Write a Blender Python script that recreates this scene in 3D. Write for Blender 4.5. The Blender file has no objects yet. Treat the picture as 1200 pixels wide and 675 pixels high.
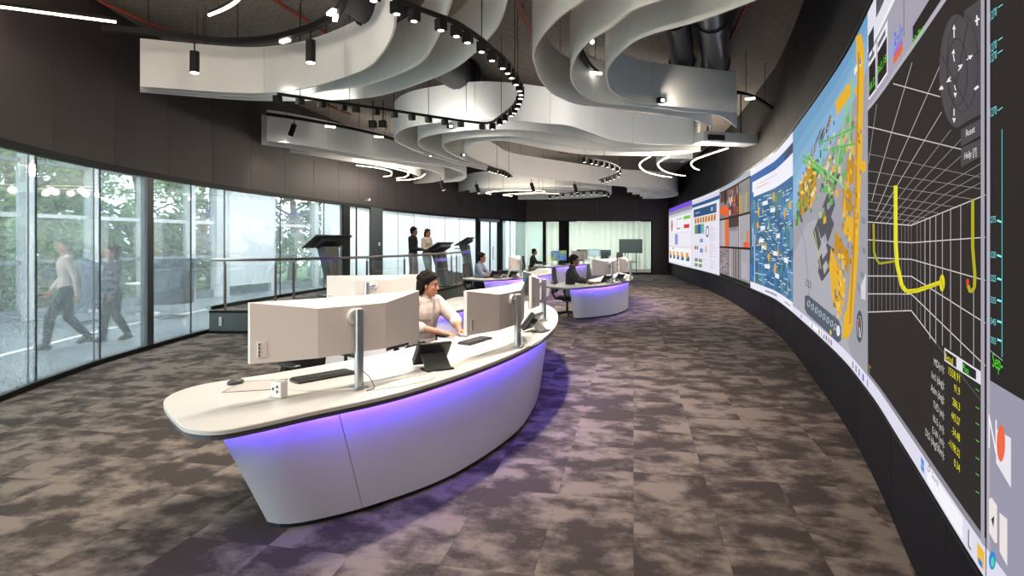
import bpy, bmesh, math, random
import numpy as np
from mathutils import Vector, Matrix, noise as mnoise

random.seed(7)
SC = bpy.context.scene
COL = SC.collection

# ------------------------------------------------------------------ camera
CAM_H, FOC, HOR = 1.7, 700.0, 283.0          # height (m), focal length (px of a 1200 px frame), horizon row
cam_d = bpy.data.cameras.new('camera')
cam_d.sensor_width = 36.0
cam_d.lens = FOC / 1200 * 36
cam_d.shift_y = -(337.5 - HOR) / 1200
cam_d.clip_start = 0.05
cam = bpy.data.objects.new('camera', cam_d)
cam.location = (0, 0, CAM_H)
cam.rotation_euler = (math.pi / 2, 0, 0)
COL.objects.link(cam)
SC.camera = cam

# ------------------------------------------------------------------ world, exposure
w = bpy.data.worlds.new('sky'); SC.world = w; w.use_nodes = True
bg = w.node_tree.nodes['Background']
bg.inputs[0].default_value = (0.86, 0.95, 1.0, 1)
bg.inputs[1].default_value = 8.0
SC.view_settings.view_transform = 'Standard'
SC.view_settings.look = 'None'
SC.view_settings.gamma = 1
SC.view_settings.use_curve_mapping = False
SC.view_settings.exposure = 0.15
cy = SC.cycles
cy.use_denoising = True
cy.max_bounces = 8
cy.diffuse_bounces = 4
cy.glossy_bounces = 3
cy.transmission_bounces = 4
cy.transparent_max_bounces = 24
cy.sample_clamp_indirect = 4.0
cy.caustics_reflective = False
cy.caustics_refractive = False
SPOT_W = 66.0
LED_E = 4.0
LED_W = 27.0           # watts per lamp along the LED lines
VIO_E = 100.0

# ------------------------------------------------------------------ helpers
def lin(c):
    if isinstance(c, str):
        c = tuple(int(c[i:i+2], 16) for i in (0, 2, 4))
    f = lambda v: (v/255/12.92 if v/255 <= .04045 else ((v/255+.055)/1.055)**2.4)
    return (f(c[0]), f(c[1]), f(c[2]), 1)

def at(x, y, z):
    """world point at height z seen at photo pixel x,y"""
    Y = (CAM_H - z) * FOC / (y - HOR)
    return Vector(((x - 600) / FOC * Y, Y, z))

def pl(pts, z):
    return [tuple(at(x, y, z).xy) for x, y in pts]

def spline(pts, n=8, closed=False):
    P = [Vector(p) for p in pts]; out = []
    N = len(P)
    for i in range(N if closed else N - 1):
        if closed:
            a, b, c, d = P[i-1], P[i], P[(i+1) % N], P[(i+2) % N]
        else:
            b, c = P[i], P[i+1]
            a = P[i-1] if i else b*2 - c
            d = P[i+2] if i+2 < N else c*2 - b
        for k in range(n):
            t = k / n
            out.append(.5*((2*b) + (c-a)*t + (2*a-5*b+4*c-d)*t*t + (3*b-a-3*c+d)*t**3))
    if not closed: out.append(P[-1])
    return out

def resample(pts, step=None, n=None):
    P = [Vector(p) for p in pts]
    L = [0]
    for i in range(1, len(P)): L.append(L[-1] + (P[i]-P[i-1]).length)
    if n is None: n = max(2, int(round(L[-1]/step)) + 1)
    out = []; j = 0
    for k in range(n):
        s = L[-1]*k/(n-1)
        while j < len(P)-2 and L[j+1] < s: j += 1
        d = L[j+1]-L[j]
        t = 0 if d < 1e-9 else (s-L[j])/d
        out.append(P[j].lerp(P[j+1], min(1, max(0, t))))
    return out

def normals2(pts):
    """left-hand normals of a plan polyline"""
    out = []
    for i in range(len(pts)):
        a = pts[max(0, i-1)]; b = pts[min(len(pts)-1, i+1)]
        t = Vector((b[0]-a[0], b[1]-a[1]))
        t = t.normalized() if t.length > 1e-9 else Vector((1, 0))
        out.append(Vector((-t.y, t.x)))
    return out

def offset2(pts, d):
    N = normals2(pts)
    return [Vector((p[0], p[1])) + n*d for p, n in zip(pts, N)]

class MB:
    def __init__(s): s.v = []; s.f = []; s.m = []
    def add(s, verts, faces, mi=0):
        o = len(s.v); s.v += [tuple(v) for v in verts]
        s.f += [tuple(i+o for i in f) for f in faces]; s.m += [mi]*len(faces)
        return s
    def box(s, c, size, rz=0, mi=0, M=None):
        hx, hy, hz = size[0]/2, size[1]/2, size[2]/2
        vs = [Vector((sx*hx, sy*hy, sz*hz)) for sz in (-1, 1) for sy in (-1, 1) for sx in (-1, 1)]
        R = Matrix.Rotation(rz, 3, 'Z') if M is None else M
        vs = [R @ v + Vector(c) for v in vs]
        return s.add(vs, [(0,2,3,1),(4,5,7,6),(0,1,5,4),(2,6,7,3),(0,4,6,2),(1,3,7,5)], mi)
    def rbox(s, c, size, r=.01, rz=0, M=None, mi=0, n=3):
        """box with rounded vertical edges and slightly bevelled top"""
        hx, hy, hz = size[0]/2, size[1]/2, size[2]/2
        r = min(r, hx*.98, hy*.98)
        def ring(rr, ins, z):
            o = []
            for cx, cy, a0 in ((hx-r, hy-r, 0), (-hx+r, hy-r, 90), (-hx+r, -hy+r, 180), (hx-r, -hy+r, 270)):
                for k in range(n+1):
                    a = math.radians(a0 + 90*k/n)
                    o.append(Vector((cx + (rr)*math.cos(a), cy + (rr)*math.sin(a), z)))
            return o
        b = min(r*.5, hz*.6)
        rings = [ring(r-b, 0, -hz), ring(r, 0, -hz+b), ring(r, 0, hz-b), ring(r-b, 0, hz)]
        R = Matrix.Rotation(rz, 3, 'Z') if M is None else M
        m = len(rings[0]); vs = [R @ v + Vector(c) for rg in rings for v in rg]
        fs = [tuple(range(m-1, -1, -1)), tuple(range(3*m, 4*m))]
        for q in range(3):
            for i in range(m):
                fs.append((q*m+i, q*m+(i+1) % m, (q+1)*m+(i+1) % m, (q+1)*m+i))
        return s.add(vs, fs, mi)
    def prism(s, poly, z0, z1, mi=0):
        n = len(poly)
        vs = [(p[0], p[1], z0) for p in poly] + [(p[0], p[1], z1) for p in poly]
        fs = [tuple(range(n-1, -1, -1)), tuple(range(n, 2*n))]
        fs += [(i, (i+1) % n, n+(i+1) % n, n+i) for i in range(n)]
        return s.add(vs, fs, mi)
    def strip(s, a, b, z0, z1, mi=0):
        """closed solid between two plan polylines a and b (same length)"""
        n = len(a); vs = []
        for p, q in zip(a, b):
            vs += [(p[0], p[1], z0), (q[0], q[1], z0), (q[0], q[1], z1), (p[0], p[1], z1)]
        fs = [(0, 1, 2, 3), (4*n-1, 4*n-2, 4*n-3, 4*n-4)]
        for i in range(n-1):
            o = 4*i
            for k in range(4):
                fs.append((o+k, o+4+k, o+4+(k+1) % 4, o+(k+1) % 4))
        return s.add(vs, fs, mi)
    def tube(s, pts, r, seg=8, mi=0, cap=True, flat=None):
        P = [Vector(p) for p in pts]; n = len(P)
        rs = r if isinstance(r, (list, tuple)) else [r]*n
        vs = []; up = Vector((0, 0, 1)); prev = None
        for i in range(n):
            t = (P[min(n-1, i+1)] - P[max(0, i-1)]).normalized()
            ref = up if abs(t.z) < .95 else Vector((1, 0, 0))
            u = t.cross(ref).normalized()
            if prev is not None:
                u2 = prev - t*prev.dot(t)
                if u2.length > 1e-4: u = u2.normalized()
            prev = u; v = u.cross(t).normalized()
            for k in range(seg):
                a = 2*math.pi*k/seg + (math.pi/4 if seg == 4 else 0)
                fy = flat if flat else 1
                vs.append(P[i] + u*math.cos(a)*rs[i] + v*math.sin(a)*rs[i]*fy)
        fs = []
        for i in range(n-1):
            for k in range(seg):
                fs.append((i*seg+k, i*seg+(k+1) % seg, (i+1)*seg+(k+1) % seg, (i+1)*seg+k))
        if cap:
            fs.append(tuple(range(seg-1, -1, -1))); fs.append(tuple((n-1)*seg+k for k in range(seg)))
        return s.add(vs, fs, mi)
    def cyl(s, a, b, r, seg=16, mi=0, r2=None):
        return s.tube([a, b], [r, r if r2 is None else r2], seg, mi)
    def lathe(s, prof, c=(0, 0, 0), seg=20, M=None, mi=0):
        vs = []; R = M or Matrix.Identity(3)
        for r, z in prof:
            for k in range(seg):
                a = 2*math.pi*k/seg
                vs.append(R @ Vector((r*math.cos(a), r*math.sin(a), z)) + Vector(c))
        fs = []; n = len(prof)
        for i in range(n-1):
            for k in range(seg):
                fs.append((i*seg+k, i*seg+(k+1) % seg, (i+1)*seg+(k+1) % seg, (i+1)*seg+k))
        fs.append(tuple(range(seg-1, -1, -1))); fs.append(tuple((n-1)*seg+k for k in range(seg)))
        return s.add(vs, fs, mi)
    def ball(s, c, r, M=None, seg=14, rings=9, mi=0):
        rx, ry, rz = (r, r, r) if not isinstance(r, (tuple, list)) else r
        R = M or Matrix.Identity(3); C = Vector(c)
        vs = [R @ Vector((0, 0, -rz)) + C]
        for i in range(1, rings):
            a = -math.pi/2 + math.pi*i/rings
            for k in range(seg):
                b = 2*math.pi*k/seg
                vs.append(R @ Vector((rx*math.cos(a)*math.cos(b), ry*math.cos(a)*math.sin(b), rz*math.sin(a))) + C)
        vs.append(R @ Vector((0, 0, rz)) + C)
        fs = [(0, 1+(k+1) % seg, 1+k) for k in range(seg)]
        for i in range(rings-2):
            o = 1+i*seg
            for k in range(seg):
                fs.append((o+k, o+(k+1) % seg, o+seg+(k+1) % seg, o+seg+k))
        o = 1+(rings-2)*seg; e = len(vs)-1
        fs += [(o+k, o+(k+1) % seg, e) for k in range(seg)]
        return s.add(vs, fs, mi)
    def capsule(s, a, ra, b, rb, seg=12, mi=0):
        a, b = Vector(a), Vector(b); d = b-a
        if d.length < 1e-6: return s.ball(a, ra)
        t = d.normalized(); pts = []; rr = []
        for k in range(5):
            q = math.pi/2*(1-k/5)
            pts.append(a - t*ra*math.sin(q)); rr.append(max(ra*math.cos(q), 1e-4))
        pts.append(a); rr.append(ra); pts.append(b); rr.append(rb)
        for k in range(1, 6):
            q = math.pi/2*k/5
            pts.append(b + t*rb*math.sin(q)); rr.append(max(rb*math.cos(q), 1e-4))
        return s.tube(pts, rr, seg, mi)
    def mesh(s, name, smooth=False):
        me = bpy.data.meshes.new(name)
        me.from_pydata(s.v, [], s.f); me.update()
        if any(s.m): me.polygons.foreach_set('material_index', s.m)
        if smooth:
            me.polygons.foreach_set('use_smooth', [True]*len(me.polygons))
            if smooth != 'all':
                try: me.set_sharp_from_angle(angle=math.radians(35))
                except Exception: pass
        return me
    def build(s, name, mat, parent=None, smooth=False, loc=None, rz=0, fix=True):
        me = s.mesh(name, False)
        if fix:
            bm = bmesh.new(); bm.from_mesh(me)
            bmesh.ops.recalc_face_normals(bm, faces=bm.faces); bm.to_mesh(me); bm.free()
        if smooth:
            me.polygons.foreach_set('use_smooth', [True]*len(me.polygons))
            if smooth != 'all':
                try: me.set_sharp_from_angle(angle=math.radians(35))
                except Exception: pass
        for m in (mat if isinstance(mat, (list, tuple)) else [mat]): me.materials.append(MAT[m] if isinstance(m, str) else m)
        return link(name, me, parent, loc, rz)

def link(name, data, parent=None, loc=None, rz=0):
    o = bpy.data.objects.new(name, data); COL.objects.link(o)
    if parent: o.parent = parent
    if loc is not None: o.location = loc
    if rz: o.rotation_euler = (0, 0, rz)
    return o

def tag(o, label, cat=None, group=None, kind=None):
    o['label'] = label
    if cat: o['category'] = cat
    if group: o['group'] = group
    if kind: o['kind'] = kind
    return o

def thing(name, label, cat, loc=(0, 0, 0), rz=0, group=None, kind=None):
    return tag(link(name, None, None, loc, rz), label, cat, group, kind)

def copy_tree(o, parent=None):
    c = o.copy(); COL.objects.link(c); c.parent = parent
    for ch in list(o.children): copy_tree(ch, c)
    return c

def spot(name, loc, target, watts, size=100, blend=.8, radius=.05, color=(1, .88, .74)):
    d = bpy.data.lights.new(name, 'SPOT'); d.energy = watts; d.spot_size = math.radians(size)
    d.spot_blend = blend; d.shadow_soft_size = radius; d.color = color
    o = link(name, d, None, loc)
    o.rotation_euler = (Vector(target)-Vector(loc)).to_track_quat('-Z', 'Y').to_euler()
    return o

# ------------------------------------------------------------------ materials
MAT = {}
def mat(name, col, rough=.5, metal=0, emit=0, ecol=None, var=.06, scale=30, bump=0, coat=0, spec=.5):
    m = bpy.data.materials.new(name); m.use_nodes = True; MAT[name] = m
    nt = m.node_tree; b = nt.nodes['Principled BSDF']
    c = lin(col) if (isinstance(col, str) or max(col[:3]) > 1) else (*col[:3], 1)
    b.inputs['Roughness'].default_value = rough; b.inputs['Metallic'].default_value = metal
    b.inputs['Specular IOR Level'].default_value = spec
    b.inputs['Coat Weight'].default_value = coat
    b.inputs['Base Color'].default_value = c
    if var:
        tc = nt.nodes.new('ShaderNodeTexCoord'); nz = nt.nodes.new('ShaderNodeTexNoise')
        nz.inputs['Scale'].default_value = scale; nz.inputs['Detail'].default_value = 4
        nt.links.new(tc.outputs['Object'], nz.inputs['Vector'])
        mx = nt.nodes.new('ShaderNodeMix'); mx.data_type = 'RGBA'
        mx.inputs[6].default_value = (c[0]*(1-var), c[1]*(1-var), c[2]*(1-var), 1)
        mx.inputs[7].default_value = (min(1, c[0]*(1+var)), min(1, c[1]*(1+var)), min(1, c[2]*(1+var)), 1)
        nt.links.new(nz.outputs[0], mx.inputs[0]); nt.links.new(mx.outputs[2], b.inputs['Base Color'])
        if bump:
            bp = nt.nodes.new('ShaderNodeBump'); bp.inputs['Strength'].default_value = bump; bp.inputs['Distance'].default_value = .01
            nt.links.new(nz.outputs[0], bp.inputs['Height']); nt.links.new(bp.outputs[0], b.inputs['Normal'])
    if emit:
        e = ecol or col
        b.inputs['Emission Color'].default_value = lin(e) if (isinstance(e, str) or max(e[:3]) > 1) else (*e[:3], 1)
        b.inputs['Emission Strength'].default_value = emit
    return m

mat('dark_wall', '2d2629', .6, var=.12, scale=3)
mat('dark_wall_warm', '5a4a46', .62, var=.12, scale=3)
mat('black_wall', '131216', .7, var=.15, scale=2, spec=.2)
mat('black_frame', '0f0f12', .55, spec=.2)
mat('grey_post', '3a4247', .4)
mat('concrete', '7d766f', .9, var=.6, scale=14, bump=1.0)
mat('baffle', 'eeefed', .55, var=.02, scale=2)
mat('desk_top', 'd3d1ce', .28, var=.02, scale=4)
mat('desk_edge', '57555c', .4)
mat('desk_panel', 'dedfe2', .32, var=.02, scale=3)
mat('flap_shaded', 'b5b0a8', .4)
mat('monitor_white', 'e6dcd7', .45, var=.02)
mat('monitor_top', 'e6ddd6', .45, var=.02)
mat('screen_off', '23363a', .12, var=.1)
mat('steel', 'b9bcc2', .3, metal=.85, var=.04)
mat('chrome', 'd5d6da', .15, metal=1, var=0)
mat('rail_steel', '8d8881', .35, metal=.8, var=.05)
mat('black_plastic', '1d1d20', .38)
mat('grey_plastic', '46484a', .4)
mat('key', '3a3b3e', .5)
mat('white_plastic', 'e8e6e4', .4)
mat('cable_white', 'e4e2de', .5)
mat('fabric_black', '1c1b20', .85, bump=.3, scale=200)
mat('mesh_grey', '3b3940', .8, bump=.3, scale=200)
mat('kiosk', '3a3f40', .4)
mat('kiosk_dark', '23282a', .45)
mat('plat_fascia', '4b5552', .4, var=.1)
mat('track_black', '0b0b0d', .55, spec=.25)
mat('pipe_red', '8c3a2e', .5, var=.15)
mat('duct', '77757d', .28, metal=.9, var=.15, scale=6)
mat('duct_dark', '33333a', .4, metal=.6, var=.2, scale=6)
mat('led_warm', (1, .83, .62), .5, emit=LED_E, ecol=(1, .80, .58), var=0)
mat('lens', (1, .95, .85), .5, emit=5, ecol=(1, .93, .82), var=0)
mat('lens_hot', (1, .9, .75), .5, emit=25, ecol=(1, .85, .62), var=0)
mat('led_violet', (.3, .2, 1), .5, emit=VIO_E, ecol=(.11, .05, 1.0), var=0)
mat('kiosk_led', (.1, .08, .6), .5, emit=.25, ecol=(.12, .07, 1.0), var=0)
mat('corr_floor', '878f97', .25, var=.05, scale=4)
mat('corr_reflection', 'e8e6dc', .4)
mat('white_wall', 'd9dcda', .7, var=.03)
mat('frame_white', 'd3d8da', .4)
mat('frame_grey', '7a858a', .4)
mat('blind', 'dfe3e6', .8, var=.04, scale=5)
mat('curtain', 'd2d6cb', .85, var=.05, scale=8)
mat('panel_lamp', (1, 1, 1), .5, emit=29, ecol=(.95, .98, 1), var=0)
mat('trunk', '4a3f33', .9, var=.2, bump=.5)
mat('lawn', '5d6f44', .95, var=.3, scale=2)
mat('upholstery', '5b6873', .8, bump=.2, scale=120)
mat('upholstery_dark', '454f58', .8, bump=.2, scale=120)
mat('skin', 'a8745a', .5, var=.06, scale=20)
mat('skin_dark', '8a5d47', .5, var=.06, scale=20)
mat('lips', '7d4a40', .45)
mat('eye_white', '6f655e', .3)
mat('hair', '17110d', .8, var=.4, scale=60, bump=.3, spec=.15)
mat('hair_brown', '3a2418', .8, var=.4, scale=60, bump=.3, spec=.15)
mat('shirt_white', 'c6b8b5', .85, var=.05, bump=.25, scale=25)
mat('shirt_black', '1f1e21', .85, bump=.25, scale=25)
mat('shirt_blue', '7d869c', .85, var=.1, bump=.25, scale=25)
mat('shirt_pink', 'b5a49d', .85, bump=.25, scale=25)
mat('top_cream', 'd7c9b6', .85, bump=.25, scale=25)
mat('top_mauve', '4d4855', .85, bump=.25, scale=25)
mat('trouser_dark', '20242f', .85, bump=.2, scale=25)
mat('trouser_grey', '8c9092', .85, var=.1, bump=.2, scale=25)
mat('jeans', '93a3aa', .85, var=.1, bump=.2, scale=25)
mat('trouser_khaki', '9a8f88', .85, bump=.2, scale=25)
mat('shoe', '221c19', .5)

def carpet():
    m = bpy.data.materials.new('carpet'); m.use_nodes = True; MAT['carpet'] = m
    nt = m.node_tree; N = nt.nodes; L = nt.links; b = N['Principled BSDF']
    g = N.new('ShaderNodeNewGeometry')
    mp = N.new('ShaderNodeMapping'); mp.vector_type = 'POINT'
    mp.inputs['Rotation'].default_value = (0, 0, TILE_A)      # world -> tile frame
    L.new(g.outputs['Position'], mp.inputs['Vector'])
    sc = N.new('ShaderNodeVectorMath'); sc.operation = 'SCALE'; sc.inputs[3].default_value = 1/.5
    L.new(mp.outputs[0], sc.inputs[0])
    fl = N.new('ShaderNodeVectorMath'); fl.operation = 'FLOOR'; L.new(sc.outputs[0], fl.inputs[0])
    xy = N.new('ShaderNodeVectorMath'); xy.operation = 'MULTIPLY'; xy.inputs[1].default_value = (1, 1, 0); L.new(fl.outputs[0], xy.inputs[0])
    wn = N.new('ShaderNodeTexWhiteNoise'); wn.noise_dimensions = '3D'; L.new(xy.outputs[0], wn.inputs['Vector'])
    gt = N.new('ShaderNodeMath'); gt.operation = 'GREATER_THAN'; gt.inputs[1].default_value = .35; L.new(wn.outputs['Value'], gt.inputs[0])
    o0 = N.new('ShaderNodeVectorMath'); o0.operation = 'SCALE'; L.new(wn.outputs['Color'], o0.inputs[0]); L.new(gt.outputs[0], o0.inputs[3])
    of = N.new('ShaderNodeVectorMath'); of.operation = 'MULTIPLY'; of.inputs[1].default_value = (5, 5, 0); L.new(o0.outputs[0], of.inputs[0])
    ad = N.new('ShaderNodeVectorMath'); ad.operation = 'ADD'; L.new(mp.outputs[0], ad.inputs[0]); L.new(of.outputs[0], ad.inputs[1])
    st = N.new('ShaderNodeVectorMath'); st.operation = 'MULTIPLY'; st.inputs[1].default_value = (2.7, 3.3, 1); L.new(ad.outputs[0], st.inputs[0])
    nz = N.new('ShaderNodeTexNoise'); nz.inputs['Scale'].default_value = 1; nz.inputs['Detail'].default_value = 6; nz.inputs['Roughness'].default_value = .62
    nz.inputs['Distortion'].default_value = .0
    L.new(st.outputs[0], nz.inputs['Vector'])
    big = N.new('ShaderNodeTexNoise'); big.inputs['Scale'].default_value = .9; big.inputs['Detail'].default_value = 2
    L.new(mp.outputs[0], big.inputs['Vector'])
    mixn = N.new('ShaderNodeMath'); mixn.operation = 'MULTIPLY_ADD'; mixn.inputs[1].default_value = .35
    L.new(big.outputs[0], mixn.inputs[0]); L.new(nz.outputs[0], mixn.inputs[2])
    rp = N.new('ShaderNodeValToRGB'); e = rp.color_ramp.elements
    e[0].position = .605; e[0].color = (.058, .047, .043, 1); e[1].position = .76; e[1].color = (.215, .176, .152, 1)
    k = e.new(.675); k.color = (.115, .094, .083, 1)
    L.new(mixn.outputs[0], rp.inputs[0])
    fine = N.new('ShaderNodeTexNoise'); fine.inputs['Scale'].default_value = 260; fine.inputs['Detail'].default_value = 2
    L.new(g.outputs['Position'], fine.inputs['Vector'])
    mr = N.new('ShaderNodeMapRange'); mr.inputs[1].default_value = .3; mr.inputs[2].default_value = .7; mr.inputs[3].default_value = .72; mr.inputs[4].default_value = 1.25
    L.new(fine.outputs[0], mr.inputs[0])
    mul = N.new('ShaderNodeVectorMath'); mul.operation = 'SCALE'; L.new(rp.outputs[0], mul.inputs[0]); L.new(mr.outputs[0], mul.inputs[3])
    L.new(mul.outputs[0], b.inputs['Base Color'])
    b.inputs['Roughness'].default_value = .95; b.inputs['Specular IOR Level'].default_value = .15
    bp = N.new('ShaderNodeBump'); bp.inputs['Strength'].default_value = .4; bp.inputs['Distance'].default_value = .004
    L.new(fine.outputs[0], bp.inputs['Height']); L.new(bp.outputs[0], b.inputs['Normal'])
TILE_A = math.radians(11.5)
carpet()

def glass(name, haze, tint, hcol, gloss=.05, transl=0.0):
    m = bpy.data.materials.new(name); m.use_nodes = True; MAT[name] = m
    nt = m.node_tree; N = nt.nodes; L = nt.links
    N.remove(N['Principled BSDF']); out = N['Material Output']
    tr = N.new('ShaderNodeBsdfTransparent'); tr.inputs[0].default_value = (*tint, 1)
    di = N.new('ShaderNodeBsdfDiffuse'); di.inputs[0].default_value = (*hcol, 1)
    tl = N.new('ShaderNodeBsdfTranslucent'); tl.inputs[0].default_value = (*hcol, 1)
    a = N.new('ShaderNodeMixShader'); a.inputs[0].default_value = transl; L.new(di.outputs[0], a.inputs[1]); L.new(tl.outputs[0], a.inputs[2])
    b = N.new('ShaderNodeMixShader'); L.new(tr.outputs[0], b.inputs[1]); L.new(a.outputs[0], b.inputs[2])
    nz = N.new('ShaderNodeTexNoise'); nz.inputs['Scale'].default_value = 1.5
    tc = N.new('ShaderNodeTexCoord'); L.new(tc.outputs['Object'], nz.inputs['Vector'])
    mr = N.new('ShaderNodeMapRange'); mr.inputs[3].default_value = haze*.93; mr.inputs[4].default_value = min(1, haze*1.07)
    L.new(nz.outputs[0], mr.inputs[0]); L.new(mr.outputs[0], b.inputs[0])
    gl = N.new('ShaderNodeBsdfGlossy'); gl.inputs['Roughness'].default_value = .02
    fr = N.new('ShaderNodeFresnel'); fr.inputs[0].default_value = 1.3
    mm = N.new('ShaderNodeMath'); mm.operation = 'MULTIPLY'; mm.inputs[1].default_value = gloss*20; mm.use_clamp = True; L.new(fr.outputs[0], mm.inputs[0])
    c = N.new('ShaderNodeMixShader'); L.new(mm.outputs[0], c.inputs[0]); L.new(b.outputs[0], c.inputs[1]); L.new(gl.outputs[0], c.inputs[2])
    L.new(c.outputs[0], out.inputs['Surface'])
glass('pane_hazy', .105, (.95, .985, .98), (.66, .75, .79), .025, .65)
glass('pane_frost', .70, (.96, 1, 1), (.92, .97, .97), .02, .8)
glass('pane_pale', .42, (.92, 1, .97), (.80, .93, .90), .03, .8)
glass('pane_clear', .05, (.93, .98, .94), (.8, .9, .85), .04, .5)
glass('rail_glass', .02, (.96, .985, .98), (.7, .8, .8), .006, .3)
glass('outer_glass', .03, (.93, .97, .96), (.8, .9, .9), .03, .3)

def earth():
    m = bpy.data.materials.new('earth_screen'); m.use_nodes = True; MAT['earth_screen'] = m
    nt = m.node_tree; N = nt.nodes; L = nt.links; b = N['Principled BSDF']
    tc = N.new('ShaderNodeTexCoord'); nz = N.new('ShaderNodeTexNoise'); nz.inputs['Scale'].default_value = 5; nz.inputs['Detail'].default_value = 3
    rp = N.new('ShaderNodeValToRGB'); e = rp.color_ramp.elements
    e[0].position = .35; e[0].color = lin('2f5fae'); e[1].position = .7; e[1].color = lin('8f8a80')
    for q, c in ((.45,'5f96d8'),(.5,'3f7a4c'),(.57,'b0b848')):
        k = e.new(q); k.color = lin(c)
    L.new(tc.outputs['Object'], nz.inputs['Vector']); L.new(nz.outputs[0], rp.inputs[0]); L.new(rp.outputs[0], b.inputs['Emission Color'])
    b.inputs['Emission Strength'].default_value = .8; b.inputs['Base Color'].default_value = (.02,.02,.02,1); b.inputs['Roughness'].default_value = .3
earth()
def leafmat(name, a, b2):
    m = bpy.data.materials.new(name); m.use_nodes = True; MAT[name] = m
    nt = m.node_tree; N = nt.nodes; L = nt.links; p = N['Principled BSDF']
    g = N.new('ShaderNodeNewGeometry'); rp = N.new('ShaderNodeValToRGB')
    rp.color_ramp.elements[0].color = lin(a); rp.color_ramp.elements[1].color = lin(b2)
    L.new(g.outputs['Random Per Island'], rp.inputs[0]); L.new(rp.outputs[0], p.inputs['Base Color'])
    p.inputs['Roughness'].default_value = .6
    try: p.inputs['Subsurface Weight'].default_value = 0
    except Exception: pass
leafmat('leaf_a', '4c6a34', 'b4c87a'); leafmat('leaf_b', '3b5c3c', '93b380')

def content_mat():
    m = bpy.data.materials.new('screen_picture'); m.use_nodes = True; MAT['screen_picture'] = m
    nt = m.node_tree; N = nt.nodes; L = nt.links; b = N['Principled BSDF']
    at_ = N.new('ShaderNodeAttribute'); at_.attribute_name = 'Col'
    b.inputs['Base Color'].default_value = (.01, .01, .01, 1); b.inputs['Roughness'].default_value = .9; b.inputs['Specular IOR Level'].default_value = .03
    L.new(at_.outputs['Color'], b.inputs['Emission Color']); b.inputs['Emission Strength'].default_value = .87
content_mat()

# ================================================================== ROOM SHELL
CEIL, GT = 5.0, 2.77
LCP = [(-3.2,-3.0),(-3.6,-.5),(-4.35,2.2),(-4.95,4.4),(-5.43,6.33),(-5.68,8),(-5.72,9.5),(-5.65,11.2),(-5.45,12.8),(-5.1,14.8),
       (-4.7,16.9),(-4.15,19.6),(-3.3,22.6),(-2.2,25.6),(-.9,28.4),(.75,31.2)]
RCP = [(1.3,-3),(1.22,-1),(1.2,.3),(1.27,1.1),(1.48,1.73),(2.06,3.04),(2.60,4.28),(3.27,6.04),(4.65,10.17),(5.2,12.27),(6.36,17.76),
       (7.0,22),(7.45,26),(8.15,31.2)]
OCP = [(-9.5,-3),(-10.6,2),(-11,7),(-10.95,10),(-10.5,12.7),(-9.9,15.6),(-9.05,18.6),(-7.6,22.3),(-5.7,26),(-3.2,29.8),(-.5,33.5)]
LC = spline(LCP, 12); RC = spline(RCP, 12); OC = spline(OCP, 12)

def on_curve(C, px):
    """index position (float) on plan curve C in the direction of photo column px"""
    r = (px-600)/FOC
    best = None
    for i in range(len(C)-1):
        a, b = C[i], C[i+1]
        if a.y < .5 and b.y < .5: continue
        fa, fb = a.x - r*a.y, b.x - r*b.y
        if fa == fb: continue
        t = fa/(fa-fb)
        if 0 <= t <= 1: best = i+t
    return best
def cpt(C, u):
    i = min(int(u), len(C)-2); return C[i].lerp(C[i+1], u-i)
def sub(C, u0, u1):
    if u0 > u1: u0, u1 = u1, u0
    return [cpt(C, u0)] + [C[i] for i in range(int(u0)+1, int(math.ceil(u1)))] + [cpt(C, u1)]

# ---- floor: slab, carpet tiles
E1 = Vector((math.cos(TILE_A), -math.sin(TILE_A))); E2 = Vector((math.sin(TILE_A), math.cos(TILE_A)))
room_poly = [Vector(p[:2]) for p in resample(LC, n=70)] + [Vector(p[:2]) for p in reversed(resample(RC, n=70))]
def inside(p, poly):
    c = False; n = len(poly)
    for i in range(n):
        a, b = poly[i], poly[i-1]
        if (a.y > p.y) != (b.y > p.y) and p.x < (b.x-a.x)*(p.y-a.y)/(b.y-a.y)+a.x: c = not c
    return c
floor_o = MB().prism(room_poly, -.12, -.0065).build('floor', 'carpet')
tag(floor_o, 'carpeted floor of the control room laid with mottled grey brown tiles', 'floor', kind='structure')
T = .5
wall_segs = [(LC[i], LC[i+1], 1) for i in range(len(LC)-1)] + [(RC[i], RC[i+1], -1) for i in range(len(RC)-1)]
def clip(poly, c):
    for a, b, sg in wall_segs:
        m = (a+b)/2
        if (m-c).length > 1.1: continue
        t = (b-a).normalized(); nrm = Vector((-t.y, t.x))*sg      # points out of the room
        d = [(p-a).dot(nrm)+.004 for p in poly]
        if max(d) <= 0: continue
        out = []
        for i in range(len(poly)):
            p, q, dp, dq = poly[i-1], poly[i], d[i-1], d[i]
            if dp <= 0: out.append(p)
            if (dp <= 0) != (dq <= 0): out.append(p.lerp(q, dp/(dp-dq)))
        poly = out
        if len(poly) < 3: return []
    return poly
tiles = []
for i in range(-40, 70):
    for j in range(-10, 75):
        c = E1*(i+.5)*T + E2*(j+.5)*T
        if c.y < -3 or c.y > 31.4: continue
        q = [c+E1*sx*(T/2-.0007)+E2*sy*(T/2-.0007) for sx, sy in ((-1,-1),(1,-1),(1,1),(-1,1))]
        ins = [inside(p, room_poly) for p in q]
        if not any(ins): continue
        full = all(ins)
        if not full:
            q = clip(q, c)
            if len(q) < 3: continue
        q2 = clip(q, c)
        if len(q2) < 3: continue
        full = full and len(q2) == 4 and all((a-b).length < 1e-6 for a, b in zip(q, q2)) or (full and q2 == q)
        px = 600+FOC*c.x/max(c.y, .1); py = HOR+FOC*CAM_H/max(c.y, .1)
        vis = c.y > 2.6 and -40 < px < 1110 and py < 720
        area = T*T*CAM_H*FOC*FOC/max(c.y, .1)**3 if vis else 0
        tiles.append((area, full, c, q2))
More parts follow.
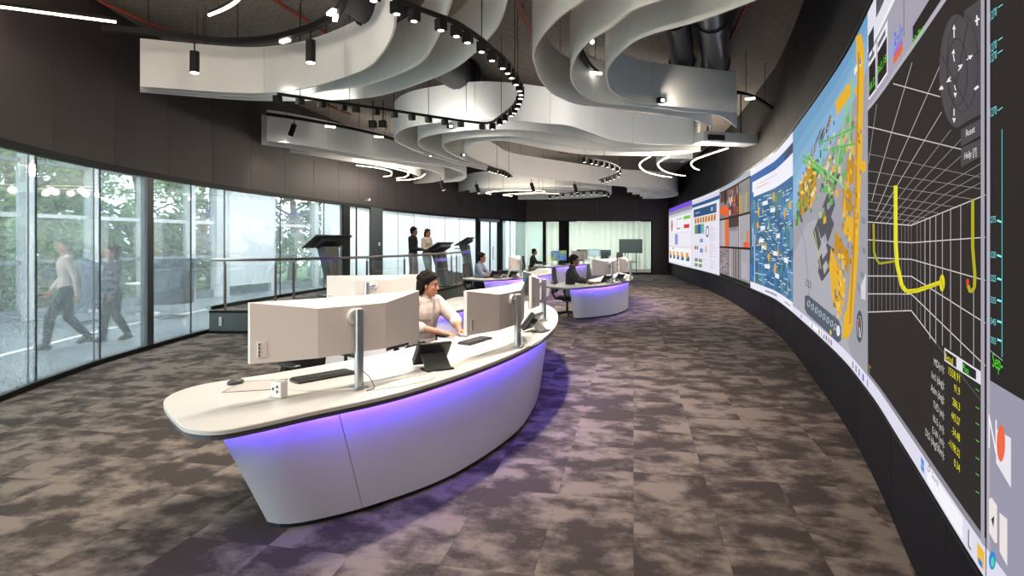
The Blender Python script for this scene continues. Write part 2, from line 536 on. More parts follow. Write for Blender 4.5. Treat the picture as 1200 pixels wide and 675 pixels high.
tiles.sort(key=lambda t: -t[0])
tile_me = None
rest = MB()
for k, (area, full, c, q) in enumerate(tiles):
    if k < 300 and area > 0:
        if full:
            if tile_me is None:
                h = T/2-.0007
                mb = MB().prism([(-h,-h),(h,-h),(h,h),(-h,h)], -.006, 0)
                tile_me = mb.mesh('carpet_tile'); tile_me.materials.append(MAT['carpet'])
            o = link('carpet_tile', tile_me, floor_o, (c.x, c.y, 0)); o.rotation_euler = (0, 0, -TILE_A)
        else:
            MB().prism(q, -.006, 0).build('carpet_tile', 'carpet', floor_o)
    else:
        rest.prism(q, -.006, 0)
o = rest.build('carpet_tiles_beyond', 'carpet', floor_o); o['kind'] = 'stuff'

# ---- ceiling slab over everything
ceil_o = MB().prism([(-12,-4),(10,-4),(10,38.5),(-12,38.5)], CEIL, CEIL+.2).build('ceiling', 'concrete')
tag(ceil_o, 'dark rough sprayed concrete ceiling above the hanging white baffles', 'ceiling', kind='structure')

# ---- left wall: dark band above the glass, made of panels
wl = thing('wall_left', 'dark brown panelled band above the curved glass partition', 'wall', kind='structure')
core = MB().strip(offset2(LC, .08), offset2(LC, .22), GT, CEIL)
core.build('wall_core', 'dark_wall', wl)
pts = resample(LC, n=28)
for i in range(27):
    seg = [pts[i].lerp(pts[i+1], k/4) for k in range(5)]
    seg[0] = seg[0].lerp(seg[1], .012); seg[-1] = seg[-1].lerp(seg[-2], .012)
    lo = GT+.03 if pts[i+1].y > .2 else .07
    MB().strip(seg, offset2(seg, .085), lo, CEIL-.002).build('wall_panel', 'dark_wall', wl, smooth=True)
fl = sub(LC, 0, 14.5)
MB().strip(offset2(fl, .086), offset2(fl, .2), 0, GT).build('wall_core', 'dark_wall', wl)
# black base rail and head rail following the glass line
bb = tag(MB().strip(offset2(LC, -.02), offset2(LC, .09), 0, .065).build('baseboard_left', 'black_frame', smooth=True),
         'black base channel running along the foot of the curved glass partition', 'baseboard', kind='structure')
hb = tag(MB().strip(offset2(LC, -.012), offset2(LC, .08), GT-.06, GT+.03).build('trim_1', 'black_frame', smooth=True),
         'thin black head channel along the top of the curved glass partition', 'trim', kind='structure')

def pane(C, x0, x1, mt, parent, z0=.065, z1=GT-.06, gap=.004, th=.012):
    a, b = cpt(C, on_curve(C, x0)), cpt(C, on_curve(C, x1))
    t = (b-a).normalized(); n = Vector((-t.y, t.x))
    a, b = a+t*gap+n*.03, b-t*gap+n*.03
    return MB().strip([a, b], [a+n*th, b+n*th], z0, z1).build('pane', mt, parent)
def seam(C, x, parent, w=.014, mt='black_frame'):
    u = on_curve(C, x); p = cpt(C, u); t = (cpt(C, u+.2)-p).normalized(); n = Vector((-t.y, t.x))
    a, b = p-t*w/2, p+t*w/2
    return MB().strip([a+n*.026, b+n*.026], [a+n*.046, b+n*.046], .065, GT-.06).build('mullion', mt, parent)
def post(C, x0, x1, name, parent, mt, inn=-.01, out=.1, z0=0, z1=GT):
    s = sub(C, on_curve(C, x0), on_curve(C, x1))
    return MB().strip(offset2(s, inn), offset2(s, out), z0, z1).build(name, mt, parent)
def window(n, label, xs, mt):
    wv = thing('window_%d' % n, label, 'window', kind='structure')
    for a, b in zip(xs[:-1], xs[1:]): pane(LC, a, b, mt, wv)
    for a in xs[1:-1]: seam(LC, a, wv)
    return wv
w1 = window(1, 'tall hazy glass bays of the partition in front of the two walking people', [-500,-260,-90,46,120,172], 'pane_hazy')
post(LC, 172, 179.5, 'post', w1, 'grey_post')
for x_ in (37, 113): seam(LC, x_, w1, .006, 'grey_post')
ue = on_curve(LC, -500)
for k in range(3):
    a_, b_ = cpt(LC, 14.5+(ue-14.5)*k/3), cpt(LC, 14.5+(ue-14.5)*(k+1)/3)
    t_ = (b_-a_).normalized(); n_ = Vector((-t_.y, t_.x)); a_, b_ = a_+t_*.004+n_*.03, b_-t_*.004+n_*.03
    MB().strip([a_, b_], [a_+n_*.012, b_+n_*.012], .065, GT-.06).build('pane', 'pane_hazy', w1)
w2 = window(2, 'tall hazy glass bays of the partition beside the railed platform', [179.5,226,265,330,381,402], 'pane_hazy')
post(LC, 402, 410, 'post', w2, 'black_frame')
d1 = thing('door_1', 'bright frosted glass double door between dark posts behind the platform', 'door', kind='structure')
pane(LC, 410, 418, 'pane_frost', d1, .02); pane(LC, 419.4, 434, 'pane_frost', d1, .02)
post(LC, 418, 419.4, 'stile', d1, 'black_frame', .02, .06)
wc = tag(post(LC, 434, 448, 'trim_2', None, 'grey_post', -.02), 'wide grey steel column beside the frosted glass double door', 'trim', kind='structure')
sw = thing('switch_plate', 'small pale switch plate on the grey column by the frosted door', 'switch', (0,0,0))
p = cpt(LC, on_curve(LC, 444)); 
MB().box((p.x+.02, p.y-.03, 1.62), (.10, .02, .10), math.radians(70)).build('plate', 'white_plastic', sw)
MB().box((p.x+.032, p.y-.036, 1.62), (.03, .02, .05), math.radians(70)).build('rocker', 'frame_grey', sw)
w3 = window(3, 'row of six bright frosted glass panes behind the two standing people', [448,467.5,486,504.5,522.5,539,558], 'pane_frost')
post(LC, 558, 563, 'post', w3, 'black_frame')
d2 = thing('door_2', 'narrow frosted double door with long vertical pull handle near the far corner', 'door', kind='structure')
pane(LC, 563, 574, 'pane_frost', d2, .02, GT-.14); pane(LC, 575, 583, 'pane_frost', d2, .02, GT-.14)
post(LC, 574, 575, 'stile', d2, 'black_frame', .0, .06, 0, GT-.1)
for x in (572.6, 576.6):
    q = cpt(LC, on_curve(LC, x)); q = q - normals2(LC)[int(on_curve(LC, x))]*.06
    MB().tube([(q.x-.0,q.y+.05,.85),(q.x,q.y,.85),(q.x,q.y,1.45),(q.x,q.y+.05,1.45)], .016, 8).build('handle', 'grey_plastic', d2)
s = sub(LC, on_curve(LC, 561), on_curve(LC, 584))
MB().strip(offset2(s, -.06), offset2(s, .05), GT-.14, GT-.02).build('door_closer', 'steel', d2)
w4 = window(4, 'pale green tinted panes of the partition next to the far dark post', [589,602,616.6], 'pane_pale')
post(LC, 583, 589, 'post', w4, 'black_frame')

# ---- end wall at Y = 31.2
YE = 31.2
xe = lambda px: (px-600)/FOC*YE
we = thing('wall_back', 'dark end wall with a glazed meeting room behind it', 'wall', kind='structure')
for a, b in ((611, 655), (655, 700), (700, 745), (745, 786)):
    MB().box(((xe(a)+xe(b))/2, YE+.06, (2.80+CEIL)/2), (xe(b)-xe(a)-.008, .12, CEIL-2.80)).build('wall_panel', 'dark_wall', we)
MB().box(((xe(763)+xe(786))/2, YE+.06, 1.4), (xe(786)-xe(763), .12, 2.8)).build('wall_panel', 'dark_wall', we)
MB().box(((xe(655)+xe(667))/2, YE+.06, 1.4), (xe(667)-xe(655), .12, 2.8)).build('wall_panel', 'black_wall', we)
w5 = thing('window_5', 'clear greenish glass front of the meeting room at the end of the hall', 'window', kind='structure')
for a, b in ((617.6,636),(640,655),(667,689.5),(689.5,713),(713,737.5),(737.5,751),(751,763)):
    MB().box(((xe(a)+xe(b))/2, YE+.05, 1.41), (xe(b)-xe(a)-.012, .012, 2.66)).build('pane', 'pane_pale' if b < 640 else 'pane_clear', w5)
MB().box((xe(638), YE+.05, 1.4), (xe(640)-xe(636), .1, 2.8)).build('post', 'black_frame', w5)
MB().box((xe(690), YE+.04, .04), (xe(763)-xe(617), .1, .08)).build('sill', 'black_frame', w5)
MB().box((xe(690), YE+.04, 2.77), (xe(763)-xe(617), .1, .07)).build('head', 'black_frame', w5)
MB().box((xe(763)+.03, YE+.04, 1.4), (.07, .1, 2.8)).build('post', 'black_frame', w5)
MB().box((xe(713), YE-.02, 2.74), (xe(752)-xe(677), .06, .05)).build('door_track', 'steel', w5)

# ---- meeting room behind the end wall
tag(MB().prism([(-.4,YE+.12),(9,YE+.12),(9,38),(-.4,38)], -.1, 0).build('floor_meeting_room', 'carpet'), 'carpeted floor of the meeting room behind the end glazing', 'floor', kind='structure')
tag(MB().prism([(-.4,YE+.13),(9,YE+.13),(9,38),(-.4,38)], 3.2, 3.3).build('ceiling_meeting_room', 'white_wall'), 'flat white ceiling of the meeting room behind the end glazing', 'ceiling', kind='structure')
cur = thing('curtain', 'pale green pleated curtain across the back of the meeting room', 'curtain')
for k in range(24):
    x0 = .2+k*.345
    pts = [(x0+.345*q/8, 36.6+.05*math.sin(q/8*2*math.pi)) for q in range(9)]
    MB().strip([Vector(a) for a in pts], [Vector(a)+Vector((0, .02)) for a in pts], .02, 3.1).build('pleat', 'curtain', cur, smooth=True)
tag(MB().box((8.6, 34.6, 1.6), (.1, 6.4, 3.2)).build('wall_meeting_right', 'white_wall'), 'white side wall of the meeting room by the curtain', 'wall', kind='structure')
tag(MB().box((-.1, 34.6, 1.6), (.1, 6.4, 3.2)).build('wall_meeting_left', 'white_wall'), 'white partition between the corridor and the meeting room', 'wall', kind='structure')
for k, x in enumerate((2.0, 4.2, 6.4)):
    o = MB().box((x, 33.6, 3.17), (.6, 2.4, .05)).build('ceiling_light', 'panel_lamp')
    tag(o, 'flat white ceiling light panel in the meeting room', 'ceiling light', 'meeting room ceiling lights')

# ---- wall right (behind the video wall), wall behind the camera
wr = thing('wall_right', 'curved black wall that carries the giant video wall', 'wall', kind='structure')
MB().strip(offset2(RC, -.02), offset2(RC, -.2), -.12, CEIL-.002).build('wall_core', 'black_wall', wr, smooth=True)
pr = resample(sub(RC, 20, len(RC)-1.001), n=25)
for i in range(24):
    seg = [pr[i].lerp(pr[i+1], k/3) for k in range(4)]
    seg[0] = seg[0].lerp(seg[1], .008); seg[-1] = seg[-1].lerp(seg[-2], .008)
    MB().strip(seg, offset2(seg, -.02), -.05, .60).build('skirt_panel', 'black_wall', wr)
    MB().strip(seg, offset2(seg, -.02), 3.40, CEIL-.003).build('wall_panel', 'black_wall', wr)
tag(MB().box((-.9, -3.1, 2.5), (4.8, .2, 5)).build('wall_front', 'dark_wall'), 'plain dark wall closing the hall behind the viewer', 'wall', kind='structure')

# ---- corridor and outer window wall beyond the partition
A = resample(offset2(LC, .1), n=60); B = resample(OC, n=60)
tag(MB().strip(A, offset2(B, .6), -.1, -.001).build('floor_corridor', 'corr_floor'), 'pale polished corridor floor beyond the glass partition', 'floor', kind='structure')
ci = resample([Vector((-5.75,3)),]+[at(x,y,0).xy for x,y in ((0,415.5),(45,405),(120,386),(178,374.5),(240,362.5))], n=40)  # pale strip stands in for a light strip mirrored in the floor
tag(MB().strip(ci, offset2(ci, -.11), 0, .004).build('reflection_corridor', 'corr_reflection'), 'thin white line painted along the corridor floor as a light strip reflection', 'trim', kind='structure')
tag(MB().strip(offset2(A, .12), offset2(B, .6), 4.3, 4.4).build('ceiling_corridor', 'white_wall'), 'white corridor ceiling beyond the glass partition', 'ceiling', kind='structure')
w6 = thing('window_6', 'tall outer window wall of the corridor with pale frames and trees outside', 'window', kind='structure')
px_posts = [-330,-170,-60,30,108,168,222,258]
us = [on_curve(OC, x) for x in px_posts]
us = [u for u in us if u is not None]
pu = [cpt(OC, u) for u in us]
rest_c = resample(sub(OC, us[-1], len(OC)-1.001), step=2.1)
allp = pu + rest_c[1:]
for i, p in enumerate(allp):
    q = allp[min(i+1, len(allp)-1)] if i < len(allp)-1 else allp[i]; r_ = allp[max(i-1, 0)]
    t = (q-r_).normalized(); ang = math.atan2(t.y, t.x)
    MB().box((p.x, p.y, 2.15), (.20 if i != 7 else .5, .26, 4.3), ang).build('mullion', 'frame_white', w6)
for i in range(len(allp)-1):
    a, b = allp[i], allp[i+1]; t = (b-a).normalized(); n = Vector((-t.y, t.x))
    for z, h in ((.11, .22), (1.25, .07), (2.27, .09), (3.45, .09)):
        MB().strip([a+t*.08, b-t*.08], [a+t*.08+n*.1, b-t*.08+n*.1], z-h/2, z+h/2).build('transom' if z > .2 else 'sill', 'frame_grey' if z != 2.27 else 'frame_white', w6)
    a2, b2 = a+t*.1+n*.05, b-t*.1+n*.05
    MB().strip([a2, b2], [a2+n*.012, b2+n*.012], .22, 4.3).build('pane', 'outer_glass', w6)
bl = 0
for i in range(7, len(allp)-1):
    a, b = allp[i], allp[i+1]; t = (b-a).normalized(); n = Vector((-t.y, t.x))
    if i in (8,): continue
    a2, b2 = a+t*.2-n*.16, b-t*.05-n*.16
    o = MB().strip([a2, b2], [a2+n*.01, b2+n*.01], .3, 4.25).build('roller_blind', 'blind', w6); bl += 1
for k in range(10):  # unseen ceiling panels, added so the frosted panes turn bright
    u = 66+k*11.5
    if u > len(LC)-2: break
    p = cpt(LC, u) + normals2(LC)[int(u)]*2.0
    t = (cpt(LC, u+.5)-cpt(LC, u)).normalized()
    o = MB().box((p.x, p.y, 4.27), (2.2, .8, .05), math.atan2(t.y, t.x)).build('ceiling_light', 'panel_lamp')
    tag(o, 'long unseen light panel added on the corridor ceiling to brighten the frosted glass', 'ceiling light', 'added corridor ceiling lights')

# ---- outdoors
tag(MB().prism([(-45,-20),(-9,-20),(-9,45),(-45,45)], -.5, -.12).build('ground_outside', 'lawn'), 'green lawn outside the corridor windows', 'ground', kind='structure')
def tree(x, y, h, r, mt, label, seed):
    rnd = random.Random(seed)
    t = thing('tree', label, 'tree', (x, y, -.12), group='trees outside the corridor windows')
    MB().tube([(0,0,0),(.1,.05,h*.3),(.0,.1,h*.6),(.1,0,h*.85)], [.22,.17,.12,.04], 10).build('trunk', 'trunk', t, smooth=True)
    mb = MB()
    for k in range(7):
        a = rnd.random()*6.28; z = h*(.3+.4*rnd.random())
        mb.tube([(0,.05,z),(math.cos(a)*r*.45, math.sin(a)*r*.45, z+.5),(math.cos(a)*r*.8, math.sin(a)*r*.8, z+.8)], [.07,.045,.015], 6)
    mb.build('branch', 'trunk', t)
    cl = []
    for k in range(40):
        a = rnd.random()*6.28; q = r*math.sqrt(rnd.random())*.85; z = h*(.08+.86*rnd.random())
        cl.append((Vector((math.cos(a)*q, math.sin(a)*q, z)), .5+.5*rnd.random()))
    mb = MB()
    for c, cr in cl:
        for k in range(120):
            d = Vector((rnd.gauss(0,1), rnd.gauss(0,1), rnd.gauss(0,.6))).normalized()*cr*(rnd.random()**.4)
            p = c + d; s_ = .09+.10*rnd.random()
            u = Vector((rnd.gauss(0,1), rnd.gauss(0,1), rnd.gauss(0,.5))).normalized(); v = u.cross(Vector((rnd.gauss(0,1), rnd.gauss(0,1), rnd.gauss(0,1)))).normalized()
            mb.add([p-u*s_, p-v*s_*.45, p+u*s_, p+v*s_*.45], [(0,1,2,3)])
    o = mb.build('foliage', mt, t, fix=False); o['kind'] = 'stuff'
TL = [(-15.5,10.5,7,2.6,'leaf_a','broad light green tree outside the first corridor windows'),
      (-17.5,14.5,8,3.0,'leaf_b','dark green tree outside behind the two walking people'),
      (-14.8,17.5,6.5,2.5,'leaf_a','bushy yellow green tree outside behind the lounge chairs'),
      (-15.5,21.5,8,3.0,'leaf_b','tall deep green tree outside past the lounge chairs'),
      (-20.5,19,9,3.4,'leaf_a','large light green tree furthest out on the lawn'),
      (-12.6,25,6.5,2.4,'leaf_a','light green tree outside beyond the roller blinds'),
      (-19.5,9.5,8.5,3.2,'leaf_b','dark green tree far out on the lawn by the first windows'),
      (-23,14.5,10,3.8,'leaf_a','broad light green tree far behind the dark green ones'),(-21,24,10,3.8,'leaf_b','dark green tree far out beyond the lounge chairs'),(-17,27,9,3.2,'leaf_a','light green tree far out beyond the roller blinds'),(-10.4,28.2,7,2.3,'leaf_b','dark green tree seen through the bay without a roller blind')]
for k, a in enumerate(TL): tree(*a, seed=50+k)
def shrub(x, y, r, h, mt, label, seed):
    rnd = random.Random(seed)
    t = thing('shrub', label, 'shrub', (x, y, -.12), group='shrubs along the corridor windows')
    mb = MB()
    for k in range(6):
        a = k*1.05; mb.tube([(0,0,0),(math.cos(a)*r*.4,math.sin(a)*r*.4,h*.5),(math.cos(a)*r*.6,math.sin(a)*r*.6,h*.85)], [.04,.025,.01], 6)
    mb.build('stem', 'trunk', t)
    mb = MB()
    for k in range(2600):
        d = Vector((rnd.gauss(0,1), rnd.gauss(0,1), rnd.gauss(0,1))).normalized()*(rnd.random()**.35)
        p = Vector((d.x*r, d.y*r, h*.5+d.z*h*.5)); s_ = .06+.07*rnd.random()
        u = Vector((rnd.gauss(0,1), rnd.gauss(0,1), rnd.gauss(0,.5))).normalized(); v = u.cross(Vector((rnd.gauss(0,1), rnd.gauss(0,1), rnd.gauss(0,1)))).normalized()
        mb.add([p-u*s_, p-v*s_*.5, p+u*s_, p+v*s_*.5], [(0,1,2,3)])
    o = mb.build('foliage', mt, t, fix=False); o['kind'] = 'stuff'
SL = [(-12.9,9.6,1.1,2.6,'leaf_a','light green shrub outside the first corridor windows'),(-13.0,12.2,1.2,3.0,'leaf_b','dark green shrub outside behind the walking person in pale shirt'),
      (-12.7,14.7,1.2,2.6,'leaf_a','yellow green shrub outside behind the walking person in mauve'),(-12.0,17.2,1.2,3.0,'leaf_b','dark green shrub outside behind the round side table'),
      (-11.2,19.7,1.2,2.8,'leaf_a','light green shrub outside by the broad white mullion'),(-9.7,22.5,1.2,2.8,'leaf_b','dark green shrub outside beyond the first roller blind'),(-13.2,7.0,1.2,2.8,'leaf_b','dark green shrub outside before the first windows')]
for k, a in enumerate(SL): shrub(*a, seed=80+k)

# ================================================================== VIDEO WALL
SU = sub(RC, on_curve(RC, 1430) or 40, on_curve(RC, 785))
SU = list(reversed(resample(SU, step=.08)))                    # far -> near
SS = [0.0]
for i in range(1, len(SU)): SS.append(SS[-1]+(SU[i]-SU[i-1]).length)
SS = np.array(SS); SX = np.array([p.x for p in SU]); SY = np.array([p.y for p in SU]); SR = SX/SY
SN = normals2(SU)            # far->near: left-hand normal points away from room or into it
sgn = 1 if (SN[5].x < 0) else -1
ZB, ZT = .64, 3.34
def s_of(px): return float(np.interp((px-600)/FOC, SR, SS))
def scr(px, py):
    s = s_of(px); Y = float(np.interp(s, SS, SY))
    return s, CAM_H-(py-HOR)/FOC*Y
def spos(s, z, lift):
    x = float(np.interp(s, SS, SX)); y = float(np.interp(s, SS, SY))
    i = min(int(np.searchsorted(SS, s)), len(SN)-1); n = SN[i]*sgn
    return (x+n.x*lift, y+n.y*lift, z)
L0 = .045
def cut(poly, c, sg):
    out = []
    for i in range(len(poly)):
        p, q = poly[i-1], poly[i]; dp, dq = (p[0]-c)*sg, (q[0]-c)*sg
        if dp >= 0: out.append(p)
        if (dp >= 0) != (dq >= 0):
            t = dp/(dp-dq); out.append((p[0]+(q[0]-p[0])*t, p[1]+(q[1]-p[1])*t))
    return out
class Pic:
    """one picture on the video wall: flat coloured shapes lying on the curved display surface"""
    def __init__(s, s0, s1): s.v = []; s.f = []; s.c = []; s.s0 = s0; s.s1 = s1
    def raw(s, sz, col, layer):
        sz = [(min(max(a, s.s0), s.s1), min(max(b, ZB), ZT)) for a, b in sz]
        lo, hi = min(a for a, b in sz), max(a for a, b in sz)
        n = max(1, int(math.ceil((hi-lo)/.22)))
        for k in range(n):
            q = sz
            if n > 1:
                c0, c1 = lo+(hi-lo)*k/n, lo+(hi-lo)*(k+1)/n
                q = cut(cut(q, c0, 1), c1, -1)
            if len(q) < 3: continue
            o = len(s.v); s.v += [spos(a, b, L0+.0012*layer) for a, b in q]
            s.f.append(tuple(range(o, o+len(q)))); s.c.append(lin(col))
    def rect(s, a, b, z0, z1, col, layer=1):
        n = 1
        for k in range(n):
            u, v = a+(b-a)*k/n, a+(b-a)*(k+1)/n
            s.raw([(u, z0), (v, z0), (v, z1), (u, z1)], col, layer)
    def band(s, z0, z1, col, layer=1): s.rect(s.s0, s.s1, z0, z1, col, layer)
    def fr(s, u0, u1, v0, v1, col, layer=1):
        """rect in fractions of the picture"""
        w_ = s.s1-s.s0; h_ = ZT-ZB
        s.rect(s.s0+u0*w_, s.s0+u1*w_, ZB+v0*h_, ZB+v1*h_, col, layer)
    def poly(s, pts, col, layer=2): s.raw([scr(x, y) for x, y in pts], col, layer)
    def quad(s, x0, y0, x1, y1, col, layer=2): s.raw([scr(x0, y1), scr(x1, y1), scr(x1, y0), scr(x0, y0)], col, layer)
    def line(s, pts, col, wpx=1.2, layer=2):
        for (x0, y0), (x1, y1) in zip(pts[:-1], pts[1:]):
            d = Vector((x1-x0, y1-y0)); L = d.length
            if L < .01: continue
            d /= L; n = Vector((-d.y, d.x))*(wpx*.78 if wpx < 1.7 else wpx)/2
            m = max(1, int(L/25))
            for k in range(m):
                a = Vector((x0, y0))+d*L*k/m; b = Vector((x0, y0))+d*(L*(k+1)/m+.15)
                s.poly([a+n, b+n, b-n, a-n], col, layer)
    def disc(s, cx, cy, rx, ry, col, layer=2, n=24): s.poly([(cx+rx*math.cos(6.2832*k/n), cy+ry*math.sin(6.2832*k/n)) for k in range(n)], col, layer)
    def ring(s, cx, cy, rx, ry, col, w_=.8, layer=3, n=28): s.line([(cx+rx*math.cos(6.2832*k/n), cy+ry*math.sin(6.2832*k/n)) for k in range(n+1)], col, w_, layer)
    def text(s, body, x0, y0, x1, hpx, col, layer=4):
        """text baseline starting at pixel x0,y0, ending near column x1, cap height hpx at x0"""
        a, z = scr(x0, y0); b = s_of(x1); _, z2 = scr(x0, y0-hpx)
        vs, fs, wd, ht = glyphs(body)
        kx = (b-a)/wd; kz = (z2-z)/ht
        o = len(s.v); s.v += [spos(a+v[0]*kx, z+v[1]*kz, L0+.0012*layer) for v in vs]
        for f in fs: s.f.append(tuple(i+o for i in f)); s.c.append(lin(col))
    def build(s, parent, name='picture'):
        me = bpy.data.meshes.new(name); me.from_pydata(s.v, [], s.f); me.update()
        ca = me.color_attributes.new('Col', 'FLOAT_COLOR', 'CORNER')
        buf = []
        for f, c in zip(s.f, s.c): buf += list(c)*len(f)
        ca.data.foreach_set('color', buf)
        me.materials.append(MAT['screen_picture'])
        return link(name, me, parent)
_gl = {}
def glyphs(body):
    if body in _gl: return _gl[body]
    cu = bpy.data.curves.new('lettering', 'FONT'); cu.body = body; cu.resolution_u = 2
    o = bpy.data.objects.new('lettering', cu); COL.objects.link(o)
    dg = bpy.context.evaluated_depsgraph_get(); me = bpy.data.meshes.new_from_object(o.evaluated_get(dg))
    vs = [tuple(v.co) for v in me.vertices]; fs = [tuple(p.vertices) for p in me.polygons]
    bpy.data.objects.remove(o); bpy.data.curves.remove(cu); bpy.data.meshes.remove(me)
    xs = [v[0] for v in vs]; x0 = min(xs)
    vs = [(v[0]-x0, v[1]) for v in vs]
    _gl[body] = (vs, fs, max(xs)-x0, .69)
    return _gl[body]

vw = thing('video_wall', 'giant curved video wall showing dashboards, maps and a 3D drilling plot', 'video wall')
hou = [Vector((x, y)) for x, y in zip(SX, SY)]
MB().strip(offset2(hou, sgn*-.0), offset2(hou, sgn*.04), ZB-.02, ZT+.02).build('housing', 'black_plastic', vw)
MB().strip(offset2(hou, sgn*.004), offset2(hou, sgn*.047), ZB-.030, ZB-.024).build('lower_trim', 'black_plastic', vw)
MB().strip(offset2(hou, sgn*.004), offset2(hou, sgn*.055), ZT+.022, ZT+.04).build('upper_trim', 'black_plastic', vw)
rnd = random.Random(3)
XB = [785, 812.5, 845, 882, 933.3, 1025.6, 1178.5, 1425]
SB = [s_of(x) for x in XB]
gapS = .004
def pic(i): return Pic(SB[i]+gapS, SB[i+1]-gapS)

# --- 1: white dashboard with purple header
p = pic(0); p.band(ZB, ZT, 'e9e4f2', 0)
p.fr(0,1,.93,1,'7a55e0'); p.fr(0,1,.87,.93,'9a96a6'); p.fr(.03,.97,.83,.865,'cfcbd8')
p.fr(.03,.97,.55,.81,'f6f4fb',1); p.fr(.03,.97,.32,.53,'f0eef8',1); p.fr(.03,.97,.03,.30,'f8f8fc',1)
for k in range(24):
    a0, a1 = 6.2832*k/24, 6.2832*(k+1)/24
    s0 = p.s0+(p.s1-p.s0)*.17; zz = ZB+.68*(ZT-ZB)
    p.raw([(s0+.42*math.cos(a0), zz+.28*math.sin(a0)), (s0+.42*math.cos(a1), zz+.28*math.sin(a1)), (s0+.32*math.cos(a1), zz+.2*math.sin(a1)), (s0+.32*math.cos(a0), zz+.2*math.sin(a0))], 'b0303a' if k % 6 else '5a2a30', 2)
p.fr(.14,.2,.63,.73,'d05a58',2)
p.fr(.42,.66,.76,.775,'58b848',2); p.fr(.72,.95,.74,.79,'7ccf4a',2); p.fr(.42,.44,.6,.74,'c89a9a',2); p.fr(.42,.58,.60,.62,'c8404a',2); p.fr(.73,.92,.6,.66,'d8404f',2)
p.fr(.33,.48,.34,.52,'9a9ad4',2)
for k in range(6): p.fr(.06,.95,.34+.03*k,.342+.03*k,'d4d0e4',1)
p.fr(.03,.97,.295,.30,'e8a640',2); p.fr(.2,.28,.26,.28,'3aa85a',3)
for k in range(5):
    u = .1+.19*k
    p.fr(u-.05,u+.05,.09,.17,'2b7fa8',2); p.fr(u-.06,u+.03,.13,.22,'f0a83a',3); p.fr(u,u+.06,.10,.15,'1f5f8a',4)
P1 = p
# --- 2: white dashboard with dark blue banner
p = pic(1); p.band(ZB, ZT, 'ebe8f4', 0)
p.fr(0,1,.93,.975,'dcd8ea'); p.fr(0,1,.885,.93,'2f5f96'); p.fr(.06,.9,.74,.85,'34557f',2); p.fr(.7,.78,.77,.82,'8fb8e0',3); p.fr(.82,.9,.76,.83,'5a6f90',3); p.fr(.12,.3,.79,.8,'c9d6ea',3)
for k in range(8): p.fr(.1+.1*k,.175+.1*k,.645,.725,'d79a3c',2); p.fr(.12+.1*k,.15+.1*k,.66,.70,'8a5a20',3)
p.fr(.1,.22,.50,.63,'5f9a6a',2); p.fr(.22,.34,.50,.63,'4a56a8',2); p.fr(.34,.46,.50,.63,'6fb8a0',2)
for k in range(16):
    a0, a1 = 6.2832*k/16, 6.2832*(k+1)/16; s0 = p.s0+(p.s1-p.s0)*.58; zz = ZB+.52*(ZT-ZB)
    p.raw([(s0+.3*math.cos(a0), zz+.2*math.sin(a0)), (s0+.3*math.cos(a1), zz+.2*math.sin(a1)), (s0+.22*math.cos(a1), zz+.14*math.sin(a1)), (s0+.22*math.cos(a0), zz+.14*math.sin(a0))], '5a3a6a', 2)
p.fr(.3,.42,.38,.43,'8f98cc',2); p.fr(.1,.15,.28,.33,'7a3a3a',2); p.fr(.18,.23,.28,.33,'8a5f3a',2); p.fr(.3,.42,.24,.30,'7f9ad0',2); p.fr(.5,.56,.25,.33,'e8b8a0',2)
for r_ in range(2):
    for k in range(2): p.fr(.1+.16*k,.22+.16*k,.11-.07*r_,.155-.07*r_,'6f9a6a',2)
for k in range(26): p.fr(.66,.7+.22*rnd.random(),.05+.022*k,.055+.022*k,'b8b4cc',2)
for k in range(18): 
    u, v = .08+.45*rnd.random(), .05+.5*rnd.random(); p.fr(u,u+.08,v,v+.004,'b0aec8',2)
P2 = p
